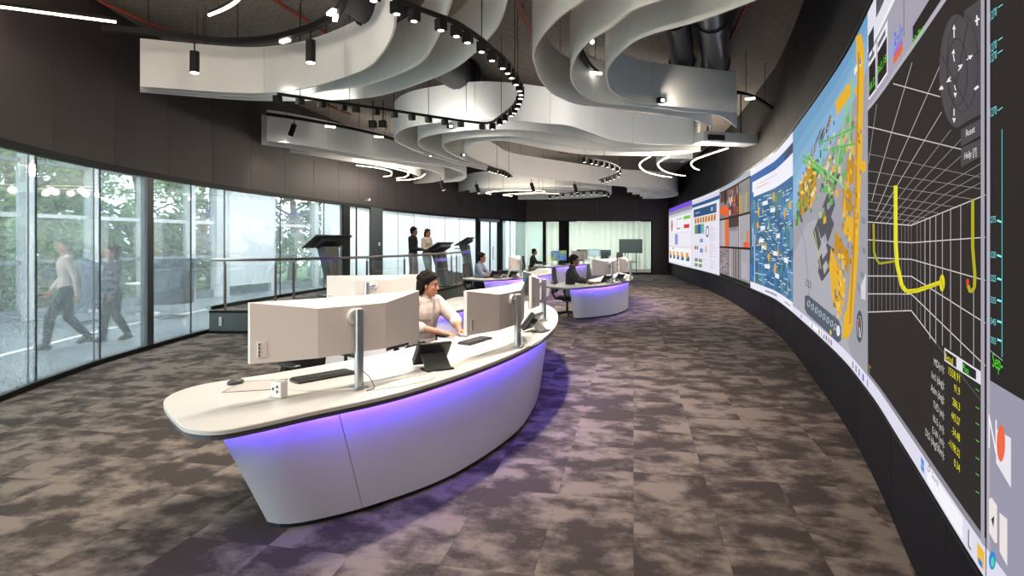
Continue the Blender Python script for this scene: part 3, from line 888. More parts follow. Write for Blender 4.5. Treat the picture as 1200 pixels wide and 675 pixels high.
# --- 3: nine camera feeds
p = pic(2); p.band(ZB, ZT, '1d1a1c', 0); p.fr(0,1,.955,1,'aeb4c4',1)
base = [['8a7f86','6a4a44','8c8a86'],['b9b2bc','a7a4aa','a9a7ac'],['94868e','8a8288','a8a5ac']]
for r_ in range(3):
    for c_ in range(3):
        u0, u1 = .01+.33*c_, .325+.33*c_; v1, v0 = .94-.31*r_, .65-.31*r_
        p.fr(u0,u1,v0,v1,base[r_][c_],1)
        fu = lambda a: u0+(u1-u0)*a
        fv = lambda a: v0+(v1-v0)*a
        def rr(a,b,c,d,col,l=2): p.fr(fu(a),fu(b),fv(c),fv(d),col,l)
        if (r_,c_)==(0,0):
            rr(.1,.9,.62,1,'5c3f38'); rr(.55,.75,.5,1,'2a2326',3)
            w_=p.s1-p.s0;h_=ZT-ZB
            p.raw([(p.s0+w_*fu(0),ZB+h_*fv(.2)),(p.s0+w_*fu(1),ZB+h_*fv(.02)),(p.s0+w_*fu(1),ZB+h_*fv(.35)),(p.s0+w_*fu(.5),ZB+h_*fv(.5)),(p.s0+w_*fu(0),ZB+h_*fv(.42))],'e8662a',4)
        if (r_,c_)==(0,1):
            for k in range(26):
                a, b = rnd.random()*.85, rnd.random()*.8; rr(a,a+.13,b,b+.2,rnd.choice(['b03a34','d0b06a','45302e','7a8fa8','c8703a','e0d8d0']),3)
        if (r_,c_)==(0,2):
            for k in range(9):
                a = rnd.random()*.8; rr(a,a+.12,0,.5+.5*rnd.random(),rnd.choice(['b59a52','7a7f88','9a9aa0','c8a840']),3)
        if (r_,c_)==(1,0): rr(.1,.16,0,1,'8f8a94'); rr(.55,.97,0,1,'e8662e'); rr(.6,.68,0,1,'f09055',3)
        if (r_,c_)==(1,1): rr(0,1,.68,1,'463a38'); rr(.1,.9,.55,.68,'8a8288',2)
        if (r_,c_)==(1,2): rr(.1,.13,.1,.9,'c8704a'); rr(.25,.35,.3,.45,'7aa87f'); rr(.45,.95,0,.16,'e8602a',3); rr(.72,.9,.14,.5,'e87a3a',3); rr(0,.1,.0,1,'c4c2c8')
        if (r_,c_)==(2,0):
            for k in range(22):
                a, b = rnd.random()*.9, rnd.random()*.9; rr(a,a+.14,b,b+.05,rnd.choice(['5a4a50','c8c0c8','746a70']),3)
        if (r_,c_)==(2,1):
            for k in range(14):
                a = rnd.random()*.93; rr(a,a+.06,0,1,rnd.choice(['554a4c','b8b0b4','d8d2d6','75604f']),2+k%3)
        if (r_,c_)==(2,2): rr(.0,.2,.0,1,'8f8a90'); rr(.3,.8,.1,.6,'b4b0b8'); rr(.1,.9,0,.06,'7f8a7c',3)
P3 = p
# --- 4: blue sea map
p = pic(3); p.band(ZB, ZT, '3f6f9e', 0)
p.fr(0,1,.945,1,'efeefb',2); p.fr(0,1,.885,.945,'2f63ac',2); p.fr(.8,1,.89,.935,'45485a',3); p.fr(0,1,.80,.885,'f2f0fb',2); p.fr(.08,1,.76,.80,'f4f2fb',2); p.fr(0,.05,.72,.885,'2f6aa8',3)
p.fr(.15,.42,.815,.825,'e8c8b4',3); p.fr(.2,.6,.845,.851,'c9c7e0',3)
p.fr(0,1,0,.055,'eeeefb',3); p.fr(.35,.6,.02,.035,'9aa0b8',4); p.fr(.8,.95,.02,.03,'b0b4c8',4); p.fr(0,.06,.06,.2,'2f78c8',3)
cols = ['4a80b0','386690','5a8fb8','4b7a8a','35648c','6a97b4','4676a4','3a5f88','557f86']
for k in range(150):
    u, v = .0+.97*rnd.random(), .06+.66*rnd.random(); a = .04+.12*rnd.random(); b = .02+.08*rnd.random()
    w_=p.s1-p.s0; h_=ZT-ZB; n=7; th=rnd.random()*3
    p.raw([(p.s0+w_*(u+a*math.cos(6.283*q/n+th)*(.6+.4*rnd.random())), min(ZB+.755*h_, ZB+h_*(v+b*math.sin(6.283*q/n+th)))) for q in range(n)], rnd.choice(cols), 1)
for k in range(120):
    u, v = .1+.85*rnd.random(), .08+.65*rnd.random(); p.fr(u,u+.03+.07*rnd.random(),v,v+.006,'cfdfee',3)
for k in range(30):
    u, v = .1+.85*rnd.random(), .08+.65*rnd.random(); p.fr(u,u+.015,v,v+.04,rnd.choice(['9ac84a','c8d048','6ab05a']),3)
for u, v, r_ in ((.2,.62,.05),(.18,.52,.05),(.22,.38,.05),(.52,.70,.06),(.80,.56,.06),(.55,.20,.08),(.42,.28,.05),(.92,.60,.04),(.35,.36,.03),(.63,.31,.04)):
    w_=p.s1-p.s0; h_=ZT-ZB; c0=p.s0+w_*u; z0=ZB+h_*v
    p.raw([(c0-.13,z0),(c0-.05,z0+r_*h_*.5),(c0+.08,z0+r_*h_*.6),(c0+.15,z0+.02),(c0+.05,z0-r_*h_*.7)],'eaa92e',4)
for k in range(10):
    u, v = .2+.7*rnd.random(), .1+.6*rnd.random(); p.fr(u,u+.1,v,v+.03,'f0f4fa',4)
w_=p.s1-p.s0; h_=ZT-ZB
for (u0,v0,u1,v1) in ((.25,.45,.55,.33),(.3,.3,.75,.5),(.35,.5,.6,.36),(.2,.36,.75,.24)):
    a=(p.s0+w_*u0,ZB+h_*v0); b=(p.s0+w_*u1,ZB+h_*v1)
    p.raw([(a[0],a[1]-.01),(b[0],b[1]-.01),(b[0],b[1]+.01),(a[0],a[1]+.01)],'23384f',4)
p.fr(.1,.115,.06,.45,'dfe8f0',4); p.fr(.055,.07,.35,.5,'eef2f8',4)
P4 = p
# --- 5: 3D site model, sky over grey ground
p = pic(4); p.band(ZB, ZT, 'a2a1aa', 0)
sky = [(933,258),(940,238),(952,218),(965,198),(980,172),(995,143),(1010,112),(1018,96),(1025.6,78),(1025.6,10),(1010,25),(990,50),(970,88),(950,125),(933,155)]
skc = ['6f9fc6','79a8cc','85b1d4','90bade','8fb8da']
hor_pts = sky[:9]
top = lambda x: scr(x, 0)
for k in range(len(hor_pts)-1):
    (x0,y0),(x1,y1) = hor_pts[k], hor_pts[k+1]; a, za = scr(x0,y0); b, zb = scr(x1,y1)
    for q in range(5):
        f0, f1 = q/5, (q+1)/5
        p.raw([(a,za+(ZT-za)*f0),(b,zb+(ZT-zb)*f0),(b,zb+(ZT-zb)*f1),(a,za+(ZT-za)*f1)], skc[4-q], 1)
p.poly([(933,300),(950,262),(965,255),(975,300),(985,350),(1000,400),(1010,430),(960,385),(940,365),(933,362)],'b0afb8',1)
Yl, Yd, Gn, Gd, Gy, Gk = 'e8b32f', 'c78f1e', '5fb65a', '3f7f46', '8b8b90', '55565c'
# grey block roofs
for q in ([(962,262),(975,228),(981,222),(985,240),(972,275),(968,280)],[(970,262),(978,250),(984,262),(976,285)],[(964,305),(975,285),(984,292),(978,318),(969,330)],[(958,272),(962,262),(968,285),(964,296)],[(981,205),(988,192),(991,205),(984,222)],[(964,318),(968,300),(972,306),(968,330)]):
    p.poly(q, Gk, 2)
for q in ([(968,292),(973,283),(976,295),(970,304)],[(970,312),(974,305),(977,312),(972,322)]): p.poly(q, 'b4b3ba', 3)
# yellow pipe rack, long diagonal
p.poly([(1011,40),(1018,38),(1022,60),(1019,180),(1014,300),(1006,388),(1000,392),(999,370),(1005,320),(1010,220),(1013,120)], Yl, 3)
p.poly([(1014,60),(1016,60),(1012,250),(1005,380),(1003,380),(1009,250)], Yd, 4)
for q in ([(1000,250),(1010,262),(1008,285),(995,272)],[(994,255),(1000,200),(1003,205),(1000,260)],[(985,270),(1003,300),(1002,322),(984,296)],[(980,290),(998,335),(996,362),(978,315)],[(977,305),(986,340),(990,365),(982,352)],[(996,370),(1006,350),(1003,395),(994,398)],[(1000,185),(1010,190),(1008,215),(998,212)],[(995,215),(1007,225),(1006,250),(994,243)],[(985,320),(992,345),(994,372),(984,360)],[(1012,190),(1024,188),(1024,200),(1012,206)],[(1000,370),(1008,380),(1001,400)]):
    p.poly(q, Yl if rnd.random() < .75 else Yd, 3)
for q in ([(1008,105),(1013,98),(1020,102),(1012,112)],[(985,120),(1002,95),(1006,108),(988,135)],[(1009,80),(1018,66),(1019,74),(1009,88)]): p.poly(q, Yl if q[0][0]!=1009 else 'efe9dc', 3)
# tanks
for (x,y) in ((943,214),(948,205),(953,196),(957,190),(950,222),(955,212),(960,203),(945,226)):
    p.poly([(x-2.2,y),(x+2.2,y-1.5),(x+2.4,y+24),(x-2,y+27)], Yd, 3); p.disc(x, y-.5, 2.4, 2.2, 'f0cc66', 4, 10)
p.poly([(952,235),(961,216),(963,222),(955,245)], Yl, 3); p.poly([(955,228),(959,222),(960,226),(956,233)], 'e6e0cc', 4)
# green steelwork
for k in range(46):
    x = 936+28*rnd.random(); y = 252-(x-936)*2.0+rnd.random()*24-10
    p.poly([(x-1.6,y-3),(x+1.6,y-5),(x+1.8,y+3),(x-1.4,y+5)], rnd.choice([Gn,Gd,'4f8f55','6a6a66']), 3)
for q in (((946,182),(990,212)),((948,178),(1000,222)),((950,186),(984,214)),((944,188),(980,206)),((966,168),(1012,148)),((970,176),(1010,168)),((985,210),(1000,120)),((978,232),(995,170)),((1006,90),(1003,170))):
    p.line(list(q), rnd.choice([Gn,'74c46c','8fce80']), 2.2, 4)
for k in range(60):
    x = 965+42*rnd.random(); y = 235-(x-965)*2.2+rnd.random()*60-20
    p.poly([(x-1.5,y-2),(x+2,y-4),(x+2,y+4),(x-1.5,y+6)], rnd.choice([Gn,'a9c68f',Yl,'d8d0a0','9a9aa0','8a7f60']), 3)
for k in range(26):
    x = 948+30*rnd.random(); y = 210-(x-940)*1.9+rnd.random()*14
    p.line([(x,y),(x+4,y-14)], rnd.choice(['3f4a40','5b5340','b0763c']), .8, 4)
for k in range(14):
    x = 1000+22*rnd.random(); y = 210+110*rnd.random(); p.poly([(x-2,y),(x+3,y+3),(x+2,y+10),(x-2,y+7)], Gy, 2)
for k in range(120):
    x = 978+40*rnd.random(); f_ = (x-978)/40; y = 400-f_*250+rnd.random()*(40+150*f_)-90*f_
    if y > 395 or y < 60: continue
    p.poly([(x-1.2,y-3),(x+1.2,y-2+3*rnd.random()),(x+1.5,y+4),(x-1,y+3)], rnd.choice([Yl,Yd,'f2cc5a','a87a18','d8b870',Gy]), 4)
for k in range(70):
    x = 940+45*rnd.random(); y = 200-(x-940)*1.5+70*rnd.random()
    p.poly([(x-.8,y-2),(x+.8,y-3),(x+.9,y+2),(x-.7,y+3)], rnd.choice([Gn,Gd,'c9a23a','e8d8a0','6f6f72','4a4b50']), 5)
p.poly([(1013,330),(1022,345),(1021,350),(1012,338)],'8f9096',2); p.poly([(1017,336),(1024,320),(1023,352),(1018,350)],'d6d8dc',3)
p.line([(940,262),(948,285),(952,330),(956,380)],'93939b',1.2,2); p.line([(960,270),(965,300),(968,315)],'e0c860',1,4)
# toolbar, compass, taskbar
p.poly([(948,347),(952,346),(990,376),(993,384),(993,399),(989,402),(951,368),(948,362)],'56606e',4)
for k in range(8):
    x = 953+4.7*k; y = 356+3.9*k; p.ring(x, y, 1.4, 3.6, 'c6d0dc', .9, 5, 10)
p.disc(989.5, 388, 2.2, 6.5, 'e8ecf2', 5); p.text('3D', 985, 352, 990, 7, '3a3d44', 5); p.text('323', 949, 335, 956, 8, '3a3d44', 5)
p.disc(1016, 383, 4.2, 19, '50555e', 4); p.ring(1016, 383, 2.6, 12, 'c4c8cc', .8, 5); p.line([(1014.6,372),(1016,384)],'d84848',1.2,6); p.line([(1016,384),(1017.5,396)],'e8e8ec',1.2,6)
p.band(ZB, ZB+.10, 'e6e4f4', 4)
P5 = p
def task_icons(p, xs, cols):
    for x, c in zip(xs, cols):
        s0 = s_of(x); p.rect(s0-.035, s0+.035, ZB+.025, ZB+.075, c, 6)
task_icons(P5, (944,957,966,969,972,975,978,981,1008,1012,1016,1021), ('3f7fd8','8a9ab8','4a6fa8','d8a848','3f7fd8','58688a','c86a4a','5878b8','8f94a8','8f94a8','8f94a8','4a78d8'))
p.fr(.33,.55,.012,.026,'ffffff',5)
# --- 6: 3D drilling plot
p = pic(5); DK = '2b2624'; p.band(ZB, ZT, DK, 0)
p.band(3.06, ZT, 'e4e2ee', 2); p.band(2.635, 3.06, 'a8a3b2', 2); p.band(2.635, 2.66, 'b9b4c2', 3); p.band(3.05, 3.08, 'f4f2fa', 3)
WL = 'cfc9cc'; WD = '8f898a'
for q in (((1037,121),(1026.5,191)),((1082,72),(1037,214),(1031,235)),((1119,73),(1051,216),(1036,248)),((1120,130),(1063,217),(1036,258)),((1132,151),(1076,218),(1042,260)),((1145,162),(1088,218),(1050,261)),((1145,182),(1100,219),(1058,262)),((1175,188),(1108,226),(1068,263)),((1175,200),(1126,226),(1076,263)),((1175,211),(1140,228),(1081,263))):
    p.line(list(q), 'b9b3b4' if q[0][0] in (1082,1119,1120) else WD, 1.1, 1)
for a, b in (((1058,97),(1118,112)),((1026,148),(1145,174)),((1026,180),(1175,208)),((1026,200),(1172,221)),((1026,214),(1160,233)),((1026,226),(1140,243)),((1026,236),(1120,250)),((1026,245),(1104,256)),((1026,252),(1092,260))):
    p.line([a, b], WL if a[1] < 160 else WD, 1.6 if a[1] < 160 else 1.0, 1)
for x in (1028,1033,1038.5,1043.5,1049,1054,1059,1064,1068.5,1073,1077,1081): p.line([(x, 260.5+(x-1025)*.07),(x,365)], '7f7a7c', .8, 1)
for x, b in ((1088.5,374),(1093,380),(1098.6,386),(1105,398),(1112.5,404),(1121,406),(1131.5,411),(1144.5,418),(1161,430)):
    p.line([(x, 264-(x-1081)*.381),(x,b)], 'b4aeb0' if x > 1095 else '8a8587', 1.2 if x > 1095 else .8, 1)
for q in (((1025.6,260),(1081,264),(1176,228)),((1025.6,281),(1081,284.5),(1176,278)),((1025.6,302),(1081,304),(1176,329)),((1025.6,323.5),(1081,324),(1176,379.5)),((1025.6,344.5),(1081,345),(1176,430)),((1025.6,366),(1081,364.5),(1112,402))):
    p.line(list(q), 'd8d2d4', 1.5, 1)
p.line([(1112,402),(1176,478)], '6a6462', 1, 1)
YE_ = 'e3dc1c'
p.line([(1062,217),(1062,283),(1064,310),(1070,335),(1076,342),(1090,341),(1121,331)], YE_, 5, 4); p.line([(1063,220),(1063,283),(1065,309),(1071,333)], 'f4ee5a', 1.2, 5)
p.disc(1122, 332, 3.5, 10, YE_, 4); p.line([(1078,343),(1120,333)], 'b8ae10', 1.2, 5); p.line([(1121,325),(1124,340)], 'c05a20', 1, 5)
p.line([(1033.5,262),(1034,295),(1037,304),(1041,309),(1062,306)], 'a8a41c', 2.6, 3)
p.line([(1161,234),(1161,290),(1164,325),(1163,338),(1158,343),(1155,335)], 'b4ae1e', 4, 3); p.disc(1155, 331, 2, 4, 'e8402a', 4)
# header boxes
for (x0,x1,ya,yb,t_) in ((1028,1036.5,80,113,'686.52'),(1039,1051,66,105,'862.18')):
    a, b = s_of(x0), s_of(x1); _, z0 = scr(x0, yb); _, z1 = scr(x0, ya-12)
    p.rect(a-.02, b+.02, 2.70, 3.02, 'f0eef6', 4); p.rect(a, b, 2.715, 2.93, '23201f', 5)
    p.text(t_, x0+.5, yb-6 if x0 < 1035 else yb-18, x1-.5, 9, '5fe02a', 6)
    p.rect(a+.01, b-.05, 2.955, 2.99, '6a6874', 5)
p.text('Well', 1052, 74, 1060.5, 22, '8aa6f4', 4); p.text('Balt', 1060, 66, 1071, 28, '3f78f0', 4)
a, b = s_of(1059), s_of(1070.5); p.rect(a, b, 2.70, 2.765, 'f0662f', 3); s0 = s_of(1072.5); p.rect(s0-.005, s0+.008, 2.76, 3.02, '2a2a30', 4)
a, b = s_of(1084), s_of(1122); p.rect(a, b, 2.662, 2.74, '25211f', 4); p.text('3D Plot', 1084.8, 55, 1099, 11, '5fe02a', 6)
a, b = s_of(1027), s_of(1034); p.rect(a, b, 2.98, 3.16, '33343c', 4); p.rect(s_of(1037), s_of(1047), 3.18, 3.3, '55565f', 4)
a = s_of(1123); p.rect(a, a+.06, 2.70, 2.95, 'eeecf2', 5); p.rect(a+.08, a+.25, 2.70, 2.93, '5d8f4a', 5)
# navigation wheel and buttons
p.poly([(1150,10),(1176,-8),(1176,130),(1156,140),(1140,149)], '4b474b', 3)
p.disc(1141, 81, 22.5, 67, '4d494d', 4, 40); p.ring(1142, 83, 13, 40, '2c2829', 1, 5); p.ring(1149, 72, 20, 58, '2c2829', .8, 5)
for q in (((1121,62),(1156,125)),((1156,22),(1133,135)),((1164,62),(1176,54)),((1137,96),(1141,88))): p.line(list(q), '2a2627', 1.1, 5)
WH = 'f2eef0'
for q, ar in (([(1138.5,42),(1138.5,32)],(1138.5,26,0,-1)),([(1138.5,126),(1138.5,134)],(1138.5,143,0,1)),([(1155,68),(1159,65)],(1163,62,1,-.7)),([(1124,100),(1121,102)],(1118.5,104,-1,.7)),([(1139,70),(1137.5,62)],(1138.5,55,.2,-1)),([(1139,98),(1140.5,104)],(1140,113,0,1)),([(1144,81),(1147,76)],(1150,73,1,-.8)),([(1134,88),(1131,93)],(1128.5,95,-1,.8))):
    p.line(q, WH, 1.6, 6); x, y, dx, dy = ar; 
    n = Vector((-dy, dx)).normalized()*(2.2 if abs(dy) > .9 else 2.8); d = Vector((dx, dy)).normalized()*6
    p.poly([(x, y), (x-d.x+n.x, y-d.y+n.y), (x-d.x-n.x, y-d.y-n.y)], WH, 6)
p.line([(1168,15),(1168.5,27)], WH, 1.8, 6); p.line([(1165.8,22.5),(1171,19)], WH, 2.4, 6); p.line([(1165,103),(1170,99)], WH, 3, 6)
p.poly([(1146.5,150.5),(1175,136),(1175,156),(1146.5,171)], '4b474b', 4); p.text('Reset', 1154, 159, 1165.5, 8, WH, 6)
p.poly([(1146.5,172.5),(1175,160),(1175,181),(1146.5,195.5)], '4b474b', 4); p.text('Help [?]', 1152, 186, 1167.5, 8, WH, 6)
# readouts
p.poly([(1125,408.5),(1174,438),(1174,454),(1125,424)], 'e8e4ec', 4); p.poly([(1126.5,411.5),(1141,420.5),(1141,432.5),(1126.5,423)], '24201f', 5); p.poly([(1149,425),(1166.5,436),(1166.5,447),(1149,437)], '24201f', 5)
p.text('Actual', 1127, 423, 1137, 9, 'f0ea20', 6); p.text('Plan', 1149.5, 436, 1157.5, 9, '4fe03a', 6)
labs = ['MD(m):','Incl (deg):','Azim (deg):','TVD (m):','N-S (m):','E-W (m):','DLS (deg/30m):']
vals = ['1558.91','91.9','286.3','443.57','-34.48','-1198.32','0.34']
lx = [1112,1109,1108,1111,1111,1110,1101]; ly = [429,444,459,479,495.5,509.5,511.5]
vx = [1131,1138,1136,1134.5,1135,1131,1138]; vy = [440,460,476,492,510,524,548]
for k in range(7):
    p.text(labs[k], lx[k], ly[k], 1125.3, 8.5, 'dcd6d8', 5); p.text(vals[k], vx[k], vy[k], 1145.5, 9, 'f0ea20', 5)
for y in (459,480,499,519,540,559,580): p.line([(1166,y-1.5),(1170.5,y+1.5)], '58d048', 1.2, 5)
p.text('T', 1026, 436, 1031, 10, '9a8440', 5)
# lower scrollbar + taskbar
p.band(ZB+.10, ZB+.125, '8f8c96', 3); p.band(ZB, ZB+.10, 'e2e0f0', 4)
s0 = s_of(1097); 
for i_ in (0,1):
    for j_ in (0,1): p.rect(s0-.03+.032*i_, s0-.002+.032*i_, ZB+.025+.03*j_, ZB+.052+.03*j_, '2a86e0', 5)
p.rect(s_of(1103), s_of(1149), ZB+.012, ZB+.088, 'f8f7fd', 5); p.ring(1106, 551.5, 1.4, 4, '3a3a44', .8, 6); p.text('Search', 1109.5, 561.5, 1118, 7, '55555f', 6)
p.rect(s_of(1156), s_of(1160), ZB+.02, ZB+.08, '5a5a60', 5); p.rect(s_of(1158), s_of(1162), ZB+.03, ZB+.085, 'e8e6ea', 6)
p.rect(s_of(1168), s_of(1177), ZB+.02, ZB+.08, 'f2bf38', 5); p.rect(s_of(1170), s_of(1175), ZB+.02, ZB+.04, '2f7fe0', 6)
task_icons(p, (1026,1023,1020), ('8f94a8','8f94a8','4a78d8'))
p.rect(p.s1-.035, p.s1, ZB+.10, ZT, 'a9a5b4', 6)
P6 = p
# --- 7: strip chart, nearest
p = pic(6); p.band(ZB, ZT, '26211f', 0); p.band(ZB, 1.27, '9b99ac', 1); p.rect(p.s0, p.s0+.03, ZB, ZT, 'b4b0be', 3)
p.band(ZB, ZB+.10, 'e2e0f0', 4)
for y in (18,56,68,132): p.text('1270', 1184, y+4, 1192.5, 10, '7fe0e8', 4)
for y, t_ in ((258,'1275'),(299,'1320'),(326.5,'1325'),(352,'1335'),(377,'1345'),(399,'1355')): p.text(t_, 1183, y+3, 1191.5, 7.5, '7fe0e8', 4); p.line([(1193,y),(1198.5,y+2)], '8ff0f4', 2.4, 4)
p.line([(1199.3,150),(1199.3,420)], '4fc8d0', 1.2, 4); p.line([(1181,410),(1200,424)], 'b8b4c0', 1, 4)
for y in (6,45,60,128): p.line([(1194,y),(1200,y-4)], '8ff0f4', 1.2, 4)
p.text('Sep-', 1187, 431, 1200, 17, '58e02a', 4)
p.text('N', 1182, 527, 1192.5, 40, 'f8f6fa', 4); p.poly([(1191,505),(1210,516),(1210,575),(1191,545)], 'ece8f2', 3); p.disc(1198.5, 522, 5.5, 22, 'ef6a48', 5)
p.poly([(1182.5,588),(1186,586),(1193,596),(1193,640),(1190,640),(1182.5,627)], 'efe6e4', 4); p.poly([(1186,612),(1190,608),(1189,622)], '2a2628', 5)
p.poly([(1196,604),(1206,612),(1206,668),(1196,650)], 'efe6e4', 4)
p.disc(1188, 661, 4.5, 11, '2a8fd8', 6); p.disc(1189, 663, 2.2, 6, '5fd8a8', 7)
for k in range(12): p.rect(p.s0+.3+.1*k, p.s0+.33+.1*k, 1.6+.1*rnd.random(), 1.8+rnd.random(), '3fb8c0', 3)
P7 = p
names = ['white dashboard page under a purple header','white dashboard page under a dark blue banner','grid of nine live camera feeds','blue nautical map dotted with orange markers',
         'coloured site model of yellow and green pipework','dark 3D plot with a white grid and yellow well path','dark strip chart with pale blue depth figures']
for i, p in enumerate((P1,P2,P3,P4,P5,P6,P7)):
    sg = [Vector(spos(s, 0, 0)[:2]) for s in np.linspace(SB[i]+.001, SB[i+1]-.001, max(3, int((SB[i+1]-SB[i])/.15)))]
    sc_ = MB().strip(offset2(sg, sgn*.041), offset2(sg, sgn*.0446), ZB, ZT).build('display_panel', 'black_plastic', vw)
    sc_['label'] = names[i]
    p.build(sc_)

# ================================================================== CEILING: hanging white baffles
BZ0, BZ1 = 3.8, 4.45
def baffle(pts_px, label, group, z0=BZ0, z1=BZ1, plan=None, ymax=30.4, wires=True):
    P = plan or pl(pts_px, z0)
    P = [(x*min(1, ymax/y), min(y, ymax)) for x, y in P]
    c = resample(spline(P, 10), step=.10)
    mid = c[len(c)//2]
    t = thing('ceiling_baffle', label, 'ceiling baffle', (mid.x, mid.y, z0), group=group)
    off = Vector((mid.x, mid.y))
    c = [p-off for p in c]
    L = (len(c)-1)*.10; n = max(1, int(round(L/1.5)))
    for k in range(n):
        a, b = int(round((len(c)-1)*k/n)), int(round((len(c)-1)*(k+1)/n))
        seg = [p.copy() for p in c[a:b+1]]
        if len(seg) < 2: continue
        seg[0] = seg[0].lerp(seg[1], .03); seg[-1] = seg[-1].lerp(seg[-2], .03)
        nn = normals2(c)[a:b+1]
        MB().strip([p+q*.011 for p, q in zip(seg, nn)], [p-q*.011 for p, q in zip(seg, nn)], 0, z1-z0).build('baffle_panel', 'baffle', t, smooth=True)
        if wires and k % 2 == 0:
            m = seg[len(seg)//2]
            MB().cyl((m.x, m.y, z1-z0), (m.x, m.y, CEIL-z0), .004, 6).build('hanging_wire', 'track_black', t)
    return t
# nest over the near glass partition
G1 = 'nest of three white baffles by the glass partition'
baffle([(164,101.4),(277,109),(329,107.3),(370,100.8),(426,82),(448.6,61.7),(461,38),(463.7,15),(461,-3),(450,-28)], 'white curved ceiling baffle with spot pendants hanging before it, shortest of three by the glass', G1)
baffle([(164,104.5),(300,113.4),(388,105.8),(436,97.7),(486.4,78),(506.5,55.4),(519,27.7),(529,0),(530,-25)], 'white curved ceiling baffle in the middle of the nest of three by the glass', G1)
baffle([(164,108),(300,117.9),(400.8,116.4),(451,110.8),(519,87),(552,65.5),(572,45.3),(584.6,27.7),(593.5,0),(596,-25)], 'longest white curved ceiling baffle of three by the glass, crossed by the spot track', G1)
# nest in front of the video wall
G2 = 'nest of three white U-shaped baffles by the video wall'
baffle([(702,-12),(684,0),(653,22.7),(633,45.3),(625,63),(627.7,78),(635,95.7),(650,110.8),(675.6,122),(700.8,125.4),(751,131),(809,139.8),(834,148.6)], 'outermost white U-shaped ceiling baffle in the nest of three nearest the video wall', G2)
baffle([(806,-12),(776,0),(741,12.6),(716,32.7),(688,50.4),(673,70.5),(669,88),(673,100.8),(685.6,113.4),(705.8,121),(751,124.7),(801.5,131),(834,133.5),(850,139),(863,150)], 'middle white U-shaped ceiling baffle in the nest of three nearest the video wall', G2)
baffle([(895,-4),(879.6,2.5),(821.7,24),(756,42.8),(731,58),(713,78),(711,93),(718,108),(741,118.4),(774,123.4),(863,131.5)], 'innermost white U-shaped ceiling baffle in front of the silver ducts by the video wall', G2)
# wide nest across the middle of the hall
G3 = 'nest of four wide white baffles across the hall'
baffle([(812,170),(760,169),(719,165),(690,155),(665,147),(640,145),(600,141),(560,140),(520,143),(481,149),(465,156),(462.5,162),(467,168),(490,178),(511,184.6),(540,193),(570,200)], 'broad outermost white baffle of the wide nest, its face behind the long spot track', G3)
baffle([(816,174),(760,174),(719,172),(680,162),(640,155),(600,152),(560,152),(520,156),(495,162),(490,168),(497,175),(520,184),(548,192),(580,199)], 'second white baffle in the wide nest across the middle of the hall', G3)
baffle([(818,176),(760,178),(719,178),(680,174),(640,166),(600,160),(560,161),(535,164),(521,168),(519,172),(526,179),(545,188),(565,195),(590,201)], 'third white baffle in the wide nest, curling inside the second one', G3)
baffle([(821,177),(795,181),(751.7,182.6),(686.7,181),(640,174.5),(595,165.6),(572,165.6),(554.5,168.5),(545,174),(547,181),(560,188),(580,196),(600,203.7),(658,211),(721,217.8),(765,220),(785,222.5),(794,226),(792,230),(775,232.5),(753,233)], 'longest S-shaped white baffle sweeping towards the far end of the video wall', G3)
for k, (q, lb) in enumerate((([(738,221),(765,223),(777,226),(775,229),(750,230.5)], 'outer'), ([(735,220.5),(755,222),(765,224.5),(762,227),(741,228)], 'middle'), ([(733,219.5),(745,220.5),(752,222.5),(748,224.5),(735,225.5)], 'smallest'))):
    baffle(q, lb+' white curled baffle nested inside the end of the S-shaped baffle', 'curled baffles by the far video wall')
# nest over the platform
G4 = 'nest of three white baffles over the platform'
baffle([(312.5,165),(346,169),(400,178),(450,186),(498,192),(530,198),(546,206),(540,212),(520,214)], 'white baffle over the platform with a black track and tilted spot in front of it', G4)
baffle([(303,169),(350,175),(400,183),(450,190),(490,197),(515,203),(520,210),(505,214),(480,216)], 'middle white baffle of the nest of three over the platform', G4)
baffle([(298,173.5),(350,180),(400,188),(440,194),(470,200),(490,206),(492,211),(485,215),(471,217)], 'lowest hanging looking white baffle over the platform, nearest the dark wall band', G4)
# far nest
G5 = 'far nest of white baffles before the meeting room'
baffle([(537,225),(560,221),(600,219),(640,219),(680,220),(705,222),(716,226),(712,229.5),(690,232),(650,233.5),(607,234)], 'outer white baffle of the far nest in front of the meeting room', G5)
baffle([(550,226),(575,223),(610,221.5),(650,222),(685,224),(700,227),(690,229.5),(660,231)], 'inner white baffle of the far nest in front of the meeting room', G5)
baffle([(560,228),(590,225),(620,224),(650,225),(672,227),(660,229)], 'smallest white baffle of the far nest in front of the meeting room', G5)

# ---- glowing curved LED lines
def led(pts_px, label, z, group=None, r=.017, plan=None, wire=True, gain=1.0):
    P = plan or [at(x, y, z) for x, y in pts_px]
    P = [p*1 if p.y < 30 else Vector((p.x*30/p.y, 30, z)) for p in P]
    c = resample(spline(P, 8), step=.08)
    m = c[len(c)//2]
    t = thing('led_line_light', label, 'light', (m.x, m.y, z), group=group)
    cc = [p-m for p in c]
    MB().tube([p+Vector((0,0,r*1.0)) for p in cc], r*1.25, 4).build('housing', 'track_black', t)
    MB().tube([p-Vector((0,0,r*.25)) for p in cc], r, 8).build('glow_strip', 'led_warm', t, smooth=True)
    L = .08*(len(cc)-1); nl = max(1, int(round(L/.9)))
    for k in range(nl):
        q = c[int((len(c)-1)*(k+.5)/nl)]
        d = bpy.data.lights.new('led_lamp', 'POINT'); d.energy = LED_W*gain*L/nl/.9; d.shadow_soft_size = .03 if gain > 1 else .1; d.color = (1, .88, .74)
        link('led_lamp', d, t, (q.x-m.x, q.y-m.y, -.16))
    for k in (len(cc)//5, len(cc)*4//5):
        MB().cyl(cc[k]+Vector((0,0,r)), (cc[k].x, cc[k].y, CEIL-z), .004, 6).build('hanging_wire', 'track_black', t)
